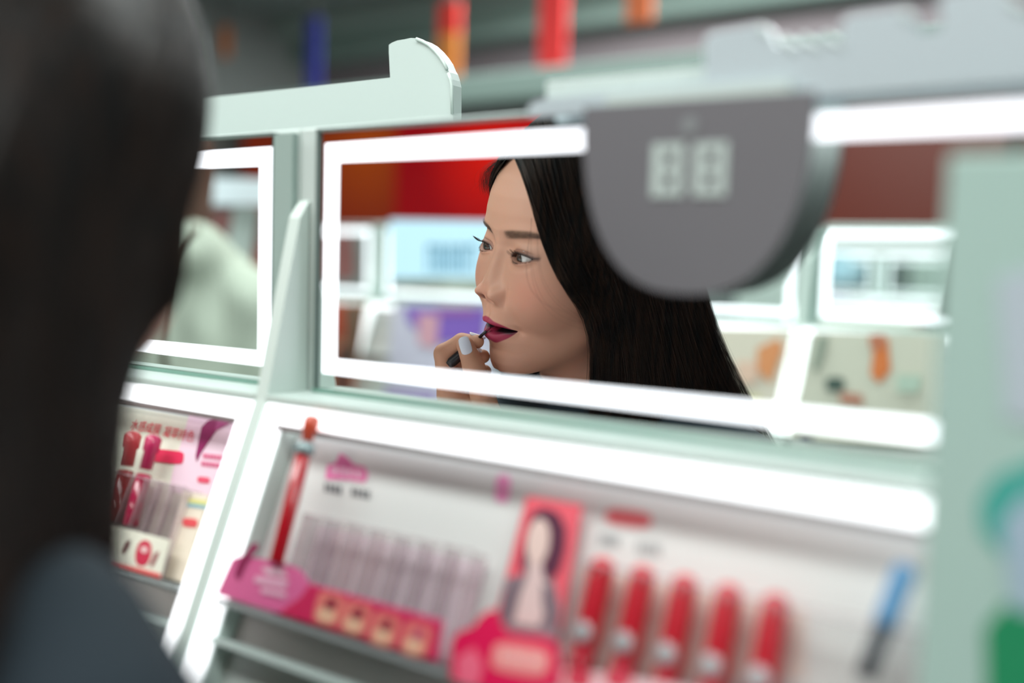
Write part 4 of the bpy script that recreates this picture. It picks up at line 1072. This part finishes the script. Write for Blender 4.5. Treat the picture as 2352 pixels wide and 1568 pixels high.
opp_card('poster', 'cream poster with orange petals and dark green spots, shown at the mirror\'s right', [(1868, 760), (2180, 770), (2180, 1030), (1810, 1010)], (214, 212, 196), YP, [([(2010, 776), (2040, 776), (2046, 850), (2020, 880), (2000, 860)], (222, 124, 66)), ([(1996, 770), (2030, 766), (2036, 800), (2000, 800)], (196, 120, 90)), (pill(1918, 882, 22, 16), (72, 92, 84)), ([(1930, 900), (1980, 906), (1984, 930), (1930, 926)], (190, 130, 110)), ([(1880, 770), (1904, 772), (1880, 850), (1864, 850)], (150, 160, 146)), (pill(1780 + 70, 1010, 16, 9), (60, 60, 90)), ([(2060, 860), (2120, 862), (2110, 900), (2060, 900)], (186, 206, 190))])
# lit sign and pale boards in the upper part of the units across the aisle
def lit_sign():
    Y = 1.78; t = thing('lit_sign', 'blue-white lit sign with dark blue letters, shown just left of her eyes', 'sign', opp(1010, 580, Y))
    P = [opp(a, b_, Y) for a, b_ in ((896, 504), (1140, 508), (1140, 640), (896, 640))]
    MB().prism(P, (0, -.02, 0)).build('glow_board', mat('sign_glow', (186, 218, 236), .4, emit=.42), t)
    for k, (cx, w) in enumerate(((992, 10), (1014, 7), (1036, 7), (1058, 8), (1084, 12))):
        x0_ = cx - w; mbx = MB()
        for (a, b2, c, d) in (((x0_, 562, x0_ + 5, 626)), ((cx - w, 562, cx + w, 570)), ((cx + w - 5, 568, cx + w, 626))):
            mbx.prism([opp(a, b2, Y - .0008), opp(c, b2, Y - .0008), opp(c, d, Y - .0008), opp(a, d, Y - .0008)], (0, -.0006, 0))
        mbx.build('letter', mat('letter_blue', (70, 140, 176), .4), t)
lit_sign()
def glow_panel(label, pts, rgb, e, Y): 
    t = thing('light_panel', label, 'light panel', tuple(np.mean([opp(a, b_, Y) for a, b_ in pts], 0)))
    MB().prism([opp(a, b_, Y) for a, b_ in pts], (0, -.015, 0)).build('diffuser', mat('glow_%d_%d_%d' % rgb, rgb, .4, emit=e), t)
    MB().prism([opp(a, b_, Y + .016) for a, b_ in pts], (0, -.008, 0)).build('housing', WHITE, t)
glow_panel('long blue-white light panel over the aisle shown in the left mirror', [(396, 404), (606, 412), (606, 470), (392, 470)], (214, 226, 232), .42, 1.70)
opp_card('poster', 'dusky pink poster under the light panel, shown above the pale hooded top', [(420, 484), (612, 486), (612, 640), (420, 640)], (166, 110, 108), 1.74, [([(560, 560), (612, 560), (612, 640), (560, 640)], (170, 76, 60))])
fin_ = thing('leaning_post', 'white leaning post between the dusky pink posters in the left mirror', 'post', opp(545, 540, 1.70))
MB().prism([opp(a, b_, 1.72) for a, b_ in ((538, 474), (590, 474), (566, 640), (512, 640))], (0, -.012, 0)).build('post_panel', WHITE, fin_)
# red and orange fascia high on the back wall
def fascia(label, px0, px1, py0, py1, rgb, e, hot=None):
    Y = 4.15; P = [opp(a, b_, Y) for a, b_ in ((px0, py0), (px1, py0), (px1, py1), (px0, py1))]
    xs = [p[0] for p in P]; zs = [p[2] for p in P]; z1 = min(max(zs), 2.95)
    t = thing('painted_glow_fascia', label, 'fascia', ((xs[0] + xs[1]) / 2, P[0][1], (min(zs) + z1) / 2))
    m = mat('fascia_%d_%d_%d' % rgb, rgb, .3, emit=e)  # painted board given a glow in place of lamps shining on it
    if hot is not None:                        # bright spot painted into the glow colour, no lamp behind it
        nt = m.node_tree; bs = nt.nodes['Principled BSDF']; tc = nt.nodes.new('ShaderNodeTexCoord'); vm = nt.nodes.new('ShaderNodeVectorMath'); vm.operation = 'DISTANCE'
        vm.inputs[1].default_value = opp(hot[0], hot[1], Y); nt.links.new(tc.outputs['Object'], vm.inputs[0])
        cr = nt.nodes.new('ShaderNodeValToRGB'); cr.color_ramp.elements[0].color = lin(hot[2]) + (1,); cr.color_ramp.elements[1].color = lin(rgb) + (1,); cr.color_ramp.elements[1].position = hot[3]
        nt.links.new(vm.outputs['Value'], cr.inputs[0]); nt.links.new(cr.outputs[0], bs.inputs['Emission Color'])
    MB().box(min(xs), max(xs), P[0][1] - .05, P[0][1], min(zs), z1).build('glow_board', m, t)
    MB().box(min(xs), max(xs), P[0][1] - .30, P[0][1] - .05, min(zs) + .01, z1 - .01).build('housing', mat('housing_dark', (60, 40, 40), .6), t)
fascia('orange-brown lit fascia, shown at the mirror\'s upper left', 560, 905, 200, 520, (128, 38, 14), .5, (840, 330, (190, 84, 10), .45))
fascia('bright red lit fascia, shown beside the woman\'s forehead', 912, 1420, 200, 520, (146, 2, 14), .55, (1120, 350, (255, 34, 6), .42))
fascia('brown-red fascia with painted glow, shown right of the grey half-round sign', 1600, 2300, 200, 545, (92, 34, 22), .22)

# the shopper in the pale hooded top, seen from behind in the left mirror
def shopper():
    c0 = np.array(opp(470, 560, 1.42)); bx, by = c0[0], c0[1]
    shz = opp(500, 560, 1.42)[2] - .07
    t = thing('person', 'shopper in a pale hooded top with a brown bag strap, shown in the left mirror', 'person', (bx, by, 0))
    O = np.array([bx, by, 0.0]); K = shz / 1.36
    # local frame: her back is towards the mirror
    def to_w(p): return O + np.asarray(p) * np.array([1, 1, K])
    def top_sdf(p):
        q = (p - O) / np.array([1, 1, K])
        d = s_ell(q, (0, 0, 1.16), (.185, .125, .27))
        d = smin(d, s_ell(q, (0, 0, .92), (.18, .135, .16)), .06)
        for s in (-1, 1):
            d = smin(d, s_cap(q, (s * .10, 0, 1.345), (s * .185, 0, 1.30), .055, .062), .05)
            d = smin(d, s_cap(q, (s * .19, 0, 1.30), (s * .235, -.02, 1.03), .062, .052), .03)
            d = smin(d, s_cap(q, (s * .235, -.02, 1.03), (s * .17, -.22, .93), .052, .040), .03)
        d = smin(d, s_ell(q, (-.0, .055, 1.40), (.115, .085, .075)), .03)     # hood lying on the back
        d = d + .0035 * np.sin(q[..., 2] * 46 + q[..., 0] * 30) * np.exp(-((q[..., 1] - .1) / .1) ** 2) + .003 * np.sin(q[..., 0] * 60 + q[..., 2] * 18)
        return d
    V, Fq = surface_nets(top_sdf, O + (-.34, -.34, .72 * K), O + (.34, .24, 1.56 * K), .013)
    def leg_sdf(p):
        q = p - O; d = s_ell(q, (0, 0, .86 * K), (.17, .12, .15))
        for s in (-1, 1): d = smin(d, s_cap(q, (s * .09, 0, .82 * K), (s * .10, 0, .09), .088, .055), .03)
        return d
    LV, LF = surface_nets(leg_sdf, O + (-.26, -.2, 0.03), O + (.26, .2, 1.02 * K), .018)
    # head and neck share the woman's head form, turned to look down the aisle
    a = math.radians(150); R = np.array([[math.cos(a), -math.sin(a), 0], [math.sin(a), math.cos(a), 0], [0, 0, 1]])
    def hw(p): return (np.asarray(p) / 1000.0 * ZS) @ R.T + np.array([bx - .10, by, shz + .23]) + R @ np.array([0, .09, 0])
    HG = G[::3, ::3]; n0, n1 = HG.shape[:2]; ii = np.arange(n0 * n1).reshape(n0, n1); a1, b1 = ii[:-1], ii[1:]
    q4 = np.stack([a1, np.roll(a1, -1, 1), np.roll(b1, -1, 1), b1], -1).reshape(-1, 4)
    me = array_mesh('body', hw(HG.reshape(-1, 3)), q4); paint(me, col[::3, ::3].reshape(-1, 3)); link('body', me, SKIN, t, True)
    link('hooded_top', array_mesh('hooded_top', V, Fq), mat('top_pale', (182, 190, 176), .85, bump=.3, bscale=60), t, True)
    link('trousers', array_mesh('trousers', LV, LF), mat('trousers_grey', (70, 74, 80), .8), t, True)
    for s in (-1, 1):
        MB().lathe([(.02, 0), (.042, .02), (.046, .10), (.038, .2), (.01, .235)], (bx + s * .10, by + .07, .045), (0, -1, 0), 16).build('shoe', mat('shoe_white', (200, 200, 198), .6), t, True)
        MB().tube([to_w((s * .17, -.215, .93)), to_w((s * .15, -.25, .925)), to_w((s * .12, -.29, .915))], [.026, .030, .014], 10).build('hand', mat('hand_skin', (206, 150, 122), .5), t, True)
    S = guide_at(np.linspace(0.3, len(GD) - 1.001, 90)); nn = S.shape[0]; ii = np.arange(nn * KK).reshape(nn, KK)
    S = S.copy(); S[..., 2] = np.maximum(S[..., 2], -190)
    q4 = np.stack([ii[:-1, :-1], ii[:-1, 1:], ii[1:, 1:], ii[1:, :-1]], -1).reshape(-1, 4)
    link('hair', array_mesh('hair', hw(S.reshape(-1, 3)), q4), mat('brown_hair', (92, 64, 50), .5, bump=.6, bscale=120), t, True)
    P = [opp(x_, y_, z_) for x_, y_, z_ in ((452, 528, 1.265), (412, 560, 1.258), (388, 600, 1.255), (377, 660, 1.255), (374, 730, 1.255), (376, 800, 1.26), (384, 880, 1.27))]
    MB().tube(P, .008, 8).build('bag_strap', mat('strap_brown', (78, 60, 44), .6), t, True)
    return t
shopper()
